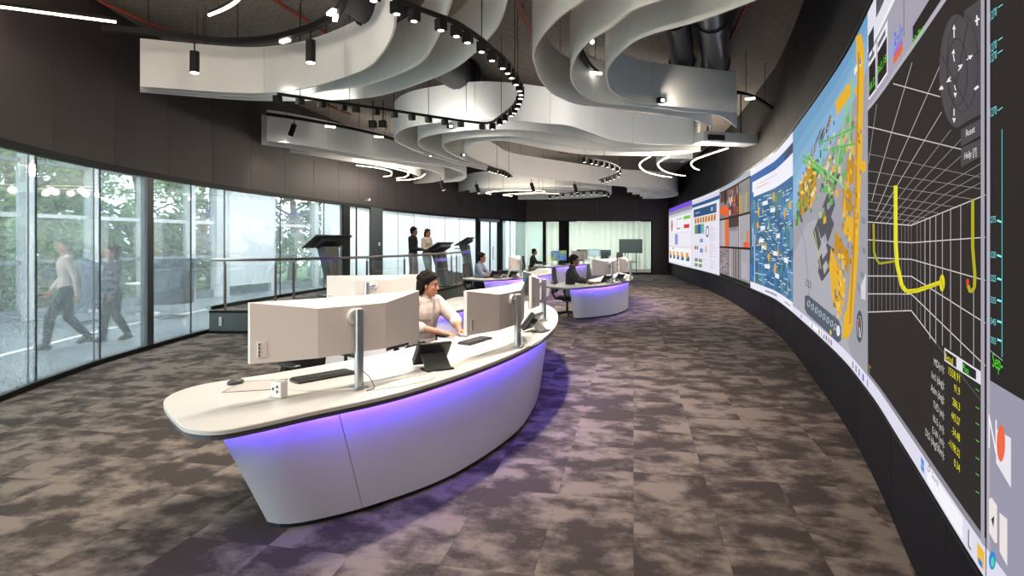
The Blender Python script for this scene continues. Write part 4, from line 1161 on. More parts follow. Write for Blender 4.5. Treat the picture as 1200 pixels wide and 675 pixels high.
led([(-60,0),(0,7),(60,15),(136,25)], 'long warm white LED line close to the dark wall band by the glass', 4.0)
led([(245,17),(262,10),(278,0),(288,-14)], 'short warm white LED arc above the curved pendant track', 4.0)
GL = 'warm LED hooks under the platform baffles'
led([(417.7,193.3),(440,196),(456.7,200),(459,203.3),(456.7,205.8),(449.4,206.5)], 'warm white LED hook with the longest straight tail, under the platform baffles', 3.7, GL, gain=.6)
led([(466,198),(476.5,201),(478.5,204.4),(473.3,207.5),(464.6,208.5)], 'smallest warm white LED hook under the platform baffles', 3.7, GL, gain=.6)
led([(498,203.7),(493,207.5),(481.7,210),(465,211)], 'warm white LED curve lowest under the platform baffles', 3.7, GL, gain=.6)
GR = 'warm LED arcs above the far video wall'
led([(762,183),(752.8,188.5),(749.5,194),(756,200.4),(771,205),(787,207.4)], 'warm white LED arc overlapping the S-shaped baffle near the video wall', 3.7, GR)
led([(785,182.4),(775.5,187.4),(771,193),(777.7,199.8),(790.7,204),(803,205.8)], 'middle one of three warm white LED arcs near the video wall', 3.7, GR)
led([(853,173.3),(829.7,181),(814.5,186.8),(809.8,191.8),(813.4,196.5),(819.3,199)], 'warm white LED arc closest to the video wall, beside the ceiling cassette', 3.7, GR)
led([(575,227.5),(570,225.5),(590,223),(633,223),(634,225.5),(604,227.5)], 'flat warm white LED loop hanging in the far nest', 3.55, gain=.35)
led([(600,229.5),(590,228),(620,226),(655,226.5)], 'small warm white LED curve in the far nest', 3.5, gain=.35)

# LED lines added out of view, continuing the others, to light monitors and baffles
for k, q in enumerate(([(-3.6,3.6),(-2.6,2.6),(-2.4,1.2),(-3.0,0)],[(-1.2,3.2),(-.2,2.2),(.1,.8),(-.5,-.6)],[(-3.0,-.8),(-1.6,-1.2),(-.4,-2.2)])):
    led_plan = [Vector((x, y, 3.7)) for x, y in q]
    led([(600+FOC*v.x/v.y, HOR-FOC*2.6/v.y) if abs(v.y) > .01 else (0,0) for v in led_plan], ('curving','hooked','straight')[k]+' warm LED line added out of view over the near end of the hall', 3.7, plan=led_plan, gain=1.15)

# ---- black spot tracks
def head_me(kind):
    if kind == 'square': return MB().rbox((0,0,-.055), (.085,.085,.10), .008).mesh('spot_head')
HEAD = head_me('square'); HEAD.materials.append(MAT['track_black'])
LENS = MB().lathe([(.001,-.1075),(.028,-.1075),(.028,-.104),(.001,-.104)], seg=12).mesh('lens'); LENS.materials.append(MAT['lens'])
def track(pts_px, label, z, heads=(), r=.03, group=None, lamp=None, wires=5, wash=None):
    P = [at(x, y, z) for x, y in pts_px]
    c = resample(spline(P, 8), step=.10); m = c[len(c)//2].copy()
    t = thing('spot_track', label, 'track light', (m.x, m.y, z), group=group)
    MB().tube([p-m for p in c], r, 4).build('rail', 'track_black', t)
    for k in range(wires):
        q = c[int((len(c)-1)*(k+.5)/wires)]-m
        MB().cyl(q, (q.x, q.y, CEIL-z), .005, 6).build('hanging_wire', 'track_black', t)
    for i, (x, y) in enumerate(heads):
        w_ = at(x, y, z); 
        j = min(range(len(c)), key=lambda k: (c[k]-w_).length)
        tt = (c[min(j+1, len(c)-1)]-c[max(j-1, 0)]); a = math.atan2(tt.y, tt.x)
        o = link('spot_head', HEAD, t, (c[j].x-m.x, c[j].y-m.y, -r*.7), a)
        link('lens', LENS, o)
        if wash:
            o.rotation_euler = (math.radians(96), 0, math.atan2(wash.y, wash.x)-math.pi/2)
            o.location.z = -r-.045
            o.location.x -= wash.x*.05; o.location.y -= wash.y*.05
            spot('spot_lamp', (c[j].x+wash.x*.1, c[j].y+wash.y*.1, z-.06), Vector((c[j].x, c[j].y, z-.06))+wash*3, lamp[2]*SPOT_W, lamp[3], .9, .05, (1,.95,.88))
        elif lamp: spot('spot_lamp', (c[j].x, c[j].y, z-.15), (c[j].x+lamp[0], c[j].y+lamp[1], 0), SPOT_W*lamp[2], lamp[3], .9, .06)
    return t
track([(325,110),(398,120.5),(464,130),(523.5,139),(562,144),(572,144.3)], 'straight black track with a row of square spots below the glass side baffles', 3.7,
      [(328,111),(352,115),(375,117),(398,120.5),(419,123),(442,126.5),(464,130),(484,133),(504,136),(523.5,139),(543,141.5),(562,144)], .025, lamp=(0, 0, .13, 130), wash=Vector((.35, 1, .12)))
track([(573,144),(578,142.5),(592,132.5),(603,122.5),(608,112),(610.5,101),(607,92),(600,80),(590,68),(578,58.6),(565,47),(550,36.5),(533,26),(515,19),(490,10),(470,2),(450,-10),(425,-25),(395,-42)], 'long curved black track dotted with square spots over the nearest white desk', 3.7,
      [(578,142.5),(585.6,137.5),(592,132.5),(598,127),(603,122.5),(606.6,117),(608,111.5),(610,106),(610.5,101),(608.5,95),(604,87),(600,80),(594,72.5),(590,68),(578,58.6),(565,47),(550,36.5),(533,26),(515,19),(490,10),(468,1),(440,-16),(408,-35)], .025, lamp=(0, 0, 1, 120))
track([(685,184),(700,187),(715,191),(726,197),(724,203),(712,208),(702,211)], 'hooked black spot track in front of the S-shaped baffle', 3.6,
      [(686,184.3),(693,185.6),(700,187),(707,188.6),(713,190.3),(719,192.5),(724,195),(726,198),(725,202),(721,205),(716,206.8),(711,208.4),(706,209.8)], .025, lamp=(.3, 1.5, .8, 120), wires=3)
track([(572,195),(580,197.5),(592,201),(600,207)], 'short black spot track above the far office desk', 3.6, [(573,195.3),(577,196.5),(581,197.8),(585,199),(589,200),(593,201.5),(597,204)], .025, lamp=(0, 0, .9, 120), wires=2)
track([(643,229),(660,226.5),(690,224),(708,224.5),(714,227)], 'curved black spot track in the far nest before the meeting room', 3.5, [(645,228.7),(652,227.5),(660,226.5),(668,225.6),(676,225),(684,224.4),(692,224),(700,224),(708,224.5),(713,226.5)], .03, lamp=(0, -1.5, 1.0, 120), wires=3)

def pendant(px, y0, y1, z_top, label, loc=None, tilt=None, hot=True, group=None, watts=30, r=.055, h=.26):
    top = at(px, y0, z_top)
    t = thing('spot_pendant', label, 'pendant lamp', (top.x, top.y, z_top), group=group)
    M = Matrix.Identity(3) if tilt is None else Matrix.Rotation(tilt[0], 3, 'Y') @ Matrix.Rotation(tilt[1], 3, 'X')
    hb = Vector((0, 0, -.12)); b = hb + M @ Vector((0, 0, -h))
    MB().cyl((0,0,0), hb, .009, 8).build('stem', 'track_black', t)
    MB().cyl(hb, b, r, 20).build('body', 'track_black', t, smooth=True)
    MB().cyl(b, b+M @ Vector((0,0,-.004)), r*.85, 20).build('lens', 'lens_hot' if hot else 'lens', t)
    q = Vector((top.x, top.y, z_top))+b+M @ Vector((0,0,-.02))
    spot('pendant_lamp', q, q+M @ Vector((0,0,-1)), watts, 80, .7, .05, (1,.84,.64))
# curved track near the glass with pendants and short light bars
tk = track([(120,34),(160,36),(203,41),(259.7,48),(311.7,46),(350.7,37),(376.7,27),(394,15),(402,2),(404,-12)], 'thick curved black track with two cylinder pendants by the near glass', 4.2, [], .05, wires=4)
for (x, y, dx) in ((334,45,.0),(388.5,11,.3),(393,17.5,.6)):
    p_ = at(x, y, 4.17); off = p_-Vector(tk.location)
    MB().box((off.x, off.y, -.06), (.16,.05,.03), -.6-dx).build('light_bar', 'lens', tk)
pendant(228, 49, 0, 4.15, 'glowing black cylinder pendant at the wall end of the thick curved track')
pendant(364, 35, 0, 4.15, 'black cylinder pendant near the light bars of the thick curved track')
tk2 = track([(313,133.5),(350,139),(400,148),(440,157),(464,164)], 'straight black track running along the platform baffles', 4.3, [], .04, wires=4)
for (x, y) in ((387,147),(444,159)):
    p_ = at(x, y, 4.28); off = p_-Vector(tk2.location); MB().box((off.x, off.y, -.05), (.22,.06,.03), .5).build('light_bar', 'lens', tk2)
pendant(345, 139, 0, 4.26, 'tilted black cylinder spot lighting the end of the platform baffle', tilt=(.5,.35), hot=False, watts=90)
for (x, y, lb) in ((516.5,208,'small black cylinder spot inside the tip of the platform baffles'),(558,212,'small black cylinder spot at the start of the far nest'),(622.5,210,'small black cylinder spot in the middle of the far nest'),(673,211.5,'small black cylinder spot at the video wall end of the far nest')):
    pendant(x, y, 0, 3.75, lb, tilt=(-.3,.1), hot=False, watts=20, r=.06, h=.3)
tk3 = track([(680,58),(684,66),(690,76),(698,84),(710,91)], 'short curved black track between the U-shaped baffles', 4.25, [], .04, wires=2)
p_ = at(699,85,4.2)-Vector(tk3.location); MB().box((p_.x,p_.y,-.06), (.16,.05,.03), .3).build('light_bar','lens',tk3)
p_ = at(694,49,4.2)-Vector(tk3.location); MB().ball((p_.x,p_.y,-.05), .03).build('lens','lens',tk3)
tk4 = track([(856,107),(872,110),(888,116),(905,127)], 'short curved black track against the wall above the video wall', 4.25, [], .035, wires=2)
p_ = at(879,115,4.2)-Vector(tk4.location); MB().box((p_.x,p_.y,-.06), (.16,.05,.03), -.3).build('light_bar','lens',tk4)
# small clip-on wall washers on the wide nest
for k, (x, y) in enumerate(((528,152.5),(505,184),(543,185),(773,123.5))):
    q = at(x, y, 3.8)
    t = thing('baffle_spot', ('small black box spot clipped on the broad outermost baffle','small black box spot clipped where the second baffle bends','small black box spot clipped under the third baffle','small box spot clipped to the innermost U-shaped baffle')[k], 'spotlight', (q.x, q.y-.08, 3.86))
    MB().rbox((0,0,0), (.12,.08,.08), .01, .4).build('body', 'track_black', t)
    MB().box((.02,-.045,-.01), (.05,.012,.04), .4).build('lens', 'lens', t)
    spot('baffle_spot_lamp', (q.x, q.y-.2, 3.8), (q.x+.6, q.y+.4, 4.0), 14, 110, .9, .03)

for k, (x, y) in enumerate(((690,124.5),(735,129),(800,138))):  # hidden spots added to light the right part of the wide nest
    q = at(x, y, 3.8)
    t = thing('baffle_spot', 'small hidden box spot added behind the outermost U-shaped baffle to light the wide nest', 'spotlight', (q.x, q.y+.1, 4.0), group='added clip spots behind the U-shaped baffles')
    MB().rbox((0,0,0), (.12,.08,.08), .01).build('body', 'track_black', t)
    MB().box((0,.045,0), (.08,.012,.05)).build('lens', 'lens', t)
    spot('baffle_spot_lamp', (q.x, q.y+.2, 4.0), (q.x-.3, q.y+3, 4.1), 30, 140, .9, .05, (1,.95,.88))
# ---- services under the slab
def pipe(pts_px, z, r, mt, name, label, cat, joints=True):
    P = [at(x, y, z) for x, y in pts_px]; m = P[0]
    t = thing(name, label, cat, m)
    MB().tube([p-m for p in P], r, 14).build('run', mt, t, smooth=True)
    d = (P[-1]-P[0]); n = max(2, int(d.length/1.6))
    for k in range(n):
        q = (P[0].lerp(P[-1], (k+.5)/n))-m; dd = d.normalized()
        MB().cyl(q-dd*.05, q+dd*.05, r*1.14, 14).build('coupling', mt, t, smooth=True)
        MB().cyl(q, (q.x, q.y, CEIL-z), .006, 6).build('hanger', 'track_black', t)
pipe([(60,-40),(120,3),(262,66)], 4.86, .028, 'pipe_red', 'sprinkler_pipe', 'red sprinkler pipe running above the two cylinder pendants', 'pipe')
pipe([(290,-22),(335,9),(405,53)], 4.86, .028, 'pipe_red', 'sprinkler_pipe', 'red sprinkler pipe crossing behind the nest of three by the glass', 'pipe')
pipe([(885,-14),(872,12),(850,58)], 4.86, .03, 'pipe_red', 'sprinkler_pipe', 'red sprinkler pipe beside the silver ducts', 'pipe')
pipe([(376,120),(410,134)], 4.8, .03, 'pipe_red', 'sprinkler_pipe', 'short orange red sprinkler pipe behind the straight spot track', 'pipe')
pipe([(600,-10),(640,72)], 4.85, .03, 'pipe_red', 'sprinkler_pipe', 'red sprinkler pipe glimpsed inside the outermost U-shaped baffle', 'pipe')
pipe([(690,180),(655,178)], 4.7, .04, 'pipe_red', 'sprinkler_pipe', 'red pipe glimpsed between the wide nest and the S-shaped baffle', 'pipe')
pipe([(832,-20),(836,40),(840,95)], 4.68, .21, 'duct', 'air_duct', 'shiny silver round duct beside the red pipe near the video wall', 'duct')
pipe([(783,-20),(795,40),(803,92)], 4.68, .19, 'duct_dark', 'air_duct', 'dark round duct parallel to the shiny silver one', 'duct')
pipe([(395,-30),(520,75),(590,125)], 4.62, .28, 'duct_dark', 'air_duct', 'wide dark round duct passing behind the nest of three by the glass', 'duct')
for k, (x, y) in enumerate(((437,146),(449,146))):
    q = at(x, y, 4.45)
    t = thing('speaker_box', ('black ceiling loudspeaker box behind the straight spot track','black ceiling loudspeaker box beside the tip of the wide nest')[k], 'speaker', q)
    MB().rbox((0,0,0), (.17,.2,.17), .02).build('cabinet', 'black_plastic', t)
    MB().cyl((0,0,.08), (0,0,CEIL-4.45), .012, 8).build('bracket', 'track_black', t)
    MB().cyl((0,-.1,0), (0,-.106,0), .06, 16).build('grille', 'grey_plastic', t)
q = at(790,192,4.3)
t = thing('ceiling_cassette', 'pale grey ceiling air cassette between the warm LED arcs', 'air conditioner', (q.x, q.y, 4.55))
MB().rbox((0,0,0), (1.0,1.0,.28), .04).build('body', 'frame_white', t)
MB().box((0,0,-.145), (.55,.55,.012)).build('grille', 'grey_plastic', t)
for a in range(4):
    MB().box((math.cos(a*1.5708)*.4, math.sin(a*1.5708)*.4, -.142), (.06,.6,.012), a*1.5708).build('louvre', 'kiosk_dark', t)
for sx in (-.4,.4): MB().cyl((sx,0,.14), (sx,0,CEIL-4.55), .008, 6).build('hanger', 'track_black', t)
q = at(833,166,3.9)
t = thing('projector', 'long pale projector housing on black brackets by the video wall', 'projector', (q.x+.3, q.y, 3.95))
MB().rbox((0,0,0), (1.4,.5,.22), .04, .25).build('body', 'frame_white', t)
for sx in (-.4,.4): MB().cyl((sx,sx*.25,.1), (sx,sx*.25,CEIL-3.95), .015, 8).build('bracket', 'track_black', t)
MB().box((-.3,-.36,-.02), (.4,.02,.12), .25).build('vent', 'kiosk_dark', t)

# ================================================================== PLATFORM, RAILING, KIOSKS
PZ = .42
EDGE = [(-5.6,11.05),(-4.7,11.1),(-3.7,12),(-2.7,13.7),(-1.95,15.8),(-1.55,17.4),(-1.4,19.5),(-1.5,22),(-1.75,24)]
ec = resample(spline(EDGE, 10), step=.15)
back = [p-n*.02 for p, n in zip(LC, normals2(LC)) if 11.15 < p.y < 25.6]
poly = ec + [Vector((-2.2,24.6))] + list(reversed([Vector(p) for p in back]))
pf = thing('platform', 'raised carpeted viewing platform along the glass partition', 'platform', (0,0,0))
MB().prism(poly, 0, PZ-.012).build('body', 'plat_fascia', pf)
MB().prism(poly, PZ-.012, PZ).build('deck', 'carpet', pf)
MB().strip(offset2(ec, -.012), offset2(ec, .02), PZ-.04, PZ+.004).build('nosing', 'black_frame', pf)
MB().strip(offset2(ec, -.008), offset2(ec, .02), 0, .05).build('base_trim', 'black_frame', pf)
for k in range(5):
    a, b = int(len(ec)*k/5), int(len(ec)*(k+1)/5)
    seg = [p.copy() for p in ec[a:b+1]]
    MB().strip(offset2(seg, -.004), offset2(seg, .01), .052, PZ-.042).build('fascia_panel', 'plat_fascia', pf, smooth=True)
sp = thing('socket_plate', 'stack of three white switch sockets on the platform end', 'socket', (-5.38, 11.02, 0))
for k in range(3): MB().rbox((0,0,.17+.055*k), (.05,.02,.048), .004).build('socket', 'white_plastic', sp)
bs = [p for p in LC if 11.1 < p.y < 25]
tag(MB().strip(offset2(bs, -.04), offset2(bs, .0), PZ, PZ+.07).build('baseboard_platform', 'black_frame'), 'black base channel of the glass where it meets the platform', 'baseboard', kind='structure')

rail_c = offset2(ec, .07)
RZ = 1.36
rl = thing('railing', 'steel handrail on posts with clear glass around the platform', 'railing', (0,0,PZ))
ends = [Vector((rail_c[-1].x-.5, rail_c[-1].y+.25))]
rp = [Vector((p.x, p.y, RZ-PZ+.05*min(1, max(0, (p.y-14)/8)))) for p in rail_c] + [Vector((e.x, e.y, RZ-PZ+.05)) for e in ends]
MB().tube(rp, .027, 12).build('handrail', 'rail_steel', rl, smooth=True)
RCV = [Vector((p.x, p.y)) for p in rail_c]
pp = [264, 323, 344, 388, 398, 430, 438, 474, 481, 505, 511, 529, 535]
rpts = []
for x in pp:
    u = on_curve(RCV, x)
    if u is None: continue
    p = cpt(RCV, u); rpts.append(p)
    MB().box((p.x, p.y, .43), (.045,.012,.86), .5).build('post', 'rail_steel', rl)
    MB().tube([(p.x,p.y,.84),(p.x,p.y,.9),(p.x,p.y,RZ-PZ)], .009, 8).build('bracket', 'rail_steel', rl)
for y in (18.5, 20.2, 22, 23.6):
    p = min(RCV, key=lambda q: abs(q.y-y)); rpts.append(p)
    MB().box((p.x, p.y, .43), (.045,.012,.86), 1.2).build('post', 'rail_steel', rl)
    MB().tube([(p.x,p.y,.84),(p.x,p.y,RZ-PZ)], .009, 8).build('bracket', 'rail_steel', rl)
gs = sorted(rpts, key=lambda q: min(range(len(RCV)), key=lambda k: (RCV[k]-q).length))
for a, b in zip(gs[:-1], gs[1:]):
    if (b-a).length < .35: continue
    t_ = (b-a).normalized(); n_ = Vector((-t_.y, t_.x))*.005
    a2, b2 = a+t_*.03, b-t_*.03
    MB().strip([a2-n_, b2-n_], [a2+n_, b2+n_], .07, .84).build('glass_panel', 'rail_glass', rl)

def kiosk(x, y, zc, ang, label, w_=.98):
    t = thing('touch_kiosk', label, 'kiosk', (x, y, PZ), ang, group='touch kiosks on the platform')
    tilt = math.radians(30)
    R = Matrix.Rotation(-tilt, 3, 'Y')            # forward edge up
    c = Vector((0, 0, zc-PZ))
    MB().rbox(c, (.58, w_, .03), .015, M=R).build('table_top', 'kiosk', t)
    MB().box(c+R @ Vector((0,0,.017)), (.53, w_-.06, .004), M=R).build('touch_screen', 'screen_off', t)
    MB().rbox(c+R @ Vector((.06,0,-.07)), (.36, w_*.62, .11), .03, M=R).build('electronics_box', 'kiosk_dark', t)
    # leaning pedestal, wide at the top and narrow at the foot
    top = [(-.14,-.21),(.14,-.21),(.14,.21),(-.14,.21)]; bot = [(.16,-.11),(.32,-.11),(.32,.11),(.16,.11)]
    zt = c.z-.12
    vs = [(a, b, .03) for a, b in bot] + [(a, b, zt) for a, b in top]
    MB().add(vs, [(3,2,1,0),(4,5,6,7),(0,1,5,4),(1,2,6,5),(2,3,7,6),(3,0,4,7)]).build('pedestal', 'kiosk', t)
    f = .72
    lerp = lambda k, zz: tuple(bot[k][i]+(top[k][i]-bot[k][i])*zz for i in (0,1))
    z0, z1 = .03+(zt-.03)*f, .03+(zt-.03)*(f+.07)
    q0 = [lerp(k, f) for k in range(4)]; q1 = [lerp(k, f+.07) for k in range(4)]
    g = 1.03
    ctr0 = Vector((sum(a for a,_ in q0)/4, 0)); ctr1 = Vector((sum(a for a,_ in q1)/4, 0))
    vs = [((a-ctr0.x)*g+ctr0.x, b*g, z0) for a, b in q0] + [((a-ctr1.x)*g+ctr1.x, b*g, z1) for a, b in q1]
    MB().add(vs, [(3,2,1,0),(4,5,6,7),(0,1,5,4),(1,2,6,5),(2,3,7,6),(3,0,4,7)]).build('light_band', 'kiosk_led', t)
    MB().rbox((.2,0,.016), (.6,.5,.03), .02).build('foot_plate', 'kiosk_dark', t)
    return t
KA = math.radians(-42)
kiosk(-4.35, 14.1, 1.70, math.radians(-33), 'dark touch kiosk standing alone by the corner of the railed platform', 1.08)
kiosk(-2.12, 17.2, 1.53, math.radians(-21), 'dark touch kiosk the two standing people are using')
kiosk(-1.72, 21.6, 1.70, math.radians(-12), 'dark touch kiosk farthest along the platform, edge turned to the room', .9)

# ================================================================== DESKS
FRONT = [(-1.79,3.19),(-1.66,3.07),(-1.5,3.04),(-1.35,3.15),(-1.15,3.36),(-.71,3.82),(-.26,4.56),(.157,5.5),(.43,6.45),(.56,7.3),(.61,8.1),(.58,8.8),(.46,9.3),(.28,9.5),(.12,9.35)]
BACK = [(.02,8.9),(-.1,7.9),(-.35,6.9),(-.66,6.0),(-.94,5.4),(-1.2,4.99),(-1.52,4.6),(-1.80,4.3),(-2.0,4.12),(-2.12,3.95),(-2.14,3.72),(-2.04,3.5)]
TOPC = [(-1.56,3.15),(-1.33,3.24),(-1.13,3.43),(-.71,3.89),(-.30,4.60),(.10,5.53),(.36,6.48),(.49,7.35),(.53,8.1),(.49,8.75),(.36,9.15),(.18,9.25)]
BOTC = [(-1.46,3.53),(-1.36,3.50),(-1.2,3.54),(-.86,3.77),(-.4,4.27),(.03,5.15),(.23,5.95),(.34,6.8),(.37,7.6),(.32,8.2),(.22,8.6),(.08,8.75)]
DZ = .74
def clipc(pts, n): return resample(spline(pts, 8), n=n)
def desk(T, label, seats=True):
    t = thing('control_desk', label, 'desk', (T[0], T[1], 0), group='boat-shaped control room desks')
    out = [Vector(p) for p in spline(FRONT+BACK, 5, closed=True)]
    ctr = sum(out, Vector((0,0)))/len(out)
    n = len(out)
    ins = offset2(out+[out[0], out[1]], .006)[:n]
    # worktop: thick white slab with eased top edge over a dark edge band
    vs = [(p.x, p.y, DZ-.026) for p in out] + [(p.x, p.y, DZ-.005) for p in out] + [(p.x, p.y, DZ) for p in ins]
    fs = [tuple(range(n-1,-1,-1)), tuple(range(2*n, 3*n))]
    for q in range(2):
        fs += [(q*n+i, q*n+(i+1)%n, (q+1)*n+(i+1)%n, (q+1)*n+i) for i in range(n)]
    MB().add(vs, fs).build('worktop', 'desk_top', t, smooth=True)
    under = offset2(out+[out[0], out[1]], .012)[:n]
    MB().prism(under, DZ-.04, DZ-.026).build('edge_band', 'desk_edge', t)
    o1 = [p.copy() for p in under]+[under[0].copy()]; o2 = offset2(o1+[under[1]], .016)[:n+1]; o2[0] = o2[-1] = (o2[0]+o2[-1])/2
    MB().strip(o1, o2, DZ-.056, DZ-.0398).build('edge_lip', 'desk_edge', t)
    tc, bc = offset2(clipc(TOPC, 81), .035), offset2(clipc(BOTC, 81), .02)
    cuts = [0, 8, 30, 54, 80]
    for a, b in zip(cuts[:-1], cuts[1:]):
        A_, B_ = [p.copy() for p in tc[a:b+1]], [p.copy() for p in bc[a:b+1]]
        for S in (A_, B_): S[-1] = S[-1].lerp(S[-2], .06)
        na, nb = normals2(tc)[a:b+1], normals2(bc)[a:b+1]
        vs = []
        rows = [(.0, .035), (.5, .37), (1., .70)]
        m = len(A_)
        for f, z in rows:
            for k in range(m):
                p = B_[k].lerp(A_[k], f); vs.append((p.x, p.y, z))
        for f, z in rows:
            for k in range(m):
                p = B_[k].lerp(A_[k], f)+nb[k].lerp(na[k], f)*.018; vs.append((p.x, p.y, z))
        fs = []; o2 = 3*m
        for r_ in range(2):
            for k in range(m-1):
                fs.append((r_*m+k, r_*m+k+1, (r_+1)*m+k+1, (r_+1)*m+k)); fs.append((o2+r_*m+k, o2+(r_+1)*m+k, o2+(r_+1)*m+k+1, o2+r_*m+k+1))
            fs.append((r_*m, (r_+1)*m, o2+(r_+1)*m, o2+r_*m)); fs.append((r_*m+m-1, o2+r_*m+m-1, o2+(r_+1)*m+m-1, (r_+1)*m+m-1))
        for k in range(m-1):
            fs.append((k, o2+k, o2+k+1, k+1)); fs.append((2*m+k, 2*m+k+1, o2+2*m+k+1, o2+2*m+k))
        MB().add(vs, fs).build('front_panel', 'desk_panel', t, smooth=True)
    MB().strip(offset2(bc, .03), offset2(bc, .3), 0, .036).build('plinth', 'kiosk_dark', t)
    # carcass behind the curved front
    A2, B2 = offset2(tc, .03)[4:-3], offset2(tc, .34)[4:-3]; A3, B3 = offset2(bc, .05)[4:-3], offset2(bc, .34)[4:-3]
    vs = []; m = len(A2)
    for k in range(m): vs += [(A3[k].x,A3[k].y,.036),(B3[k].x,B3[k].y,.036),(B2[k].x,B2[k].y,.699),(A2[k].x,A2[k].y,.699)]
    fs = [(0,1,2,3),(4*m-1,4*m-2,4*m-3,4*m-4)]
    for k in range(m-1):
        for q in range(4): fs.append((4*k+q, 4*k+4+q, 4*k+4+(q+1)%4, 4*k+(q+1)%4))
    MB().add(vs, fs).build('carcass', 'desk_panel', t)
    # violet LED line under the front edge
    lo = offset2(tc, -.036)
    MB().strip(lo, offset2(lo, -.010), .691, .699).build('led_line', 'led_violet', t)
    # cable flaps: slim lens-shaped lids, the darker tone paints in the recess shade
    for a, b, w_ in ((Vector((-1.62,3.42)), Vector((-.78,4.28)), .05), (Vector((-.30,4.95)), Vector((.02,5.75)), .05), (Vector((.2,6.5)), Vector((.34,7.6)), .045)):
        d = (b-a); nn = Vector((-d.y, d.x)).normalized()
        up = [a.lerp(b, k/12)+nn*w_*math.sin(math.pi*k/12) for k in range(13)]; dn = [a.lerp(b, k/12)-nn*w_*.25*math.sin(math.pi*k/12) for k in range(1, 12)]
        MB().prism(up+list(reversed(dn)), DZ-.001, DZ+.0012).build('cable_flap', 'flap_shaded', t)
    return t
desk((0,0), 'white boat-shaped control desk where the person in white sits')
d2 = desk((-1.05,5.2), 'white boat-shaped control desk behind the person in white')
d2.scale = (.9, .55, 1)
desk((2.8,9.5), 'white boat-shaped control desk of the person in charcoal')
desk((3.0,20.0), 'far white boat-shaped control desk with the colourful monitor')
desk((.85,12.0), 'white boat-shaped control desk of the person in blue grey')

# ================================================================== MONITORS
def monitor(A, B, zt, label, h=.37, pole=None, group='ultrawide monitors on the control desks', bulge=.15, out=.07, zdesk=DZ, lit=None, phase=1):
    A, B = Vector(A), Vector(B); d = (B-A); L = d.length; t_ = d/L
    n = Vector((t_.y, -t_.x))*phase          # towards the back of the monitor
    c = (A+B)/2
    t = thing('curved_monitor', label, 'monitor', (c.x, c.y, zdesk), group=group)
    zb = zt-h-zdesk; zt = zt-zdesk
    bk = [A-c, A-c+n*.03, A-c+t_*L*.30+n*bulge, A-c+t_*L*.70+n*bulge, B-c+n*.03, B-c]
    fr = [A-c+t_*L*k/12 + n*(.07*math.sin(math.pi*k/12)) for k in range(11, 0, -1)]
    ring_ = bk+fr; m_ = len(ring_); drop = {2: .055, 3: .055}
    vs = [(p.x, p.y, zb) for p in ring_] + [(p.x, p.y, zt-drop.get(i, 0)) for i, p in enumerate(ring_)]
    fs = [tuple(range(m_-1, -1, -1))] + [(i, (i+1) % m_, m_+(i+1) % m_, m_+i) for i in range(m_)]
    T_ = lambda *a: tuple(m_+i for i in a)
    # top: front arc fr runs from B side (index 6) to A side (index 16)
    fs += [T_(0,1,16), T_(1,2,16)] + [T_(2,i,i+1) for i in range(11,16)] + [T_(2,3,11)] + [T_(3,i,i+1) for i in range(6,11)] + [T_(3,4,6), T_(4,5,6)]
    MB().add(vs, fs).build('shell', 'monitor_white', t)
    sc1 = [A-c+t_*(L*k/12+ (.006 if k == 0 else -.006 if k == 12 else 0)) + n*(.07*math.sin(math.pi*k/12)) for k in range(13)]
    MB().strip([p-n*.004 for p in sc1], [p+n*.0005 for p in sc1], zb+.012, zt-.012).build('screen', lit or 'screen_off', t)
    MB().strip([p-n*.006 for p in sc1], [p+n*.0005 for p in sc1], zb+.001, zb+.011).build('bezel', 'black_plastic', t)
    # port cover on one back corner
    q = A-c+t_*L*.05+n*(.03+.12*.05/.3+.004); ang = math.atan2((t_*.3*L+n*.12).y, (t_*.3*L+n*.12).x)
    MB().rbox((q.x, q.y, zb+.085), (.055,.012,.10), .005, ang).build('port_cover', 'monitor_white', t)
    for k in range(4): MB().box((q.x+n.x*.008-t_.x*.02, q.y+n.y*.008-t_.y*.02, zb+.05+.022*k), (.008,.006,.012), ang).build('port', 'black_plastic', t)
    P0 = Vector(pole)-c if pole else n*(bulge+out)
    zm = (zb+zt)/2+.06
    hub = n*bulge
    M = Matrix((( t_.x, 0, n.x), (t_.y, 0, n.y), (0, 1, 0)))
    MB().lathe([(.001,0),(.052,.0),(.052,.022),(.045,.03),(.001,.03)], (hub.x, hub.y, zm), 24, M).build('hub', 'white_plastic', t, smooth=True)
    MB().cyl((hub.x+n.x*.028, hub.y+n.y*.028, zm), (P0.x, P0.y, zm), .024, 16).build('pivot', 'chrome', t, smooth=True)
    MB().cyl((P0.x, P0.y, .012), (P0.x, P0.y, zm+.05), .03, 20).build('pole', 'steel', t, smooth=True)
    MB().cyl((P0.x, P0.y, zm+.05), (P0.x, P0.y, zm+.056), .026, 20).build('cap', 'white_plastic', t)
    MB().rbox((P0.x, P0.y, .007), (.11,.09,.013), .01, math.atan2(t_.y, t_.x)).build('clamp', 'steel', t)
    return t
GM = 'ultrawide monitors on the control desks'
monitor((-1.60,3.62), (-.72,4.52), 1.33, 'large white backed ultrawide monitor at the blunt end of the nearest desk')
monitor((-.40,4.95), (.10,6.12), 1.29, 'white backed ultrawide monitor the person in white faces')
monitor((.19,6.7), (.15,7.95), 1.31, 'ultrawide monitor seen edge on at the far tip of the nearest desk', pole=(.39,7.3))
monitor((-2.34,7.55), (-1.22,7.82), 1.27, 'white backed ultrawide monitor on the desk behind the person in white', pole=(-1.80,7.40))
monitor((1.80,13.55), (2.52,14.5), 1.30, 'white backed ultrawide monitor in front of the person in charcoal', pole=(2.32,13.86))
monitor((2.62,14.75), (2.98,15.9), 1.30, 'white backed ultrawide monitor at the tip of the desk of the person in charcoal', pole=(3.02,15.2))
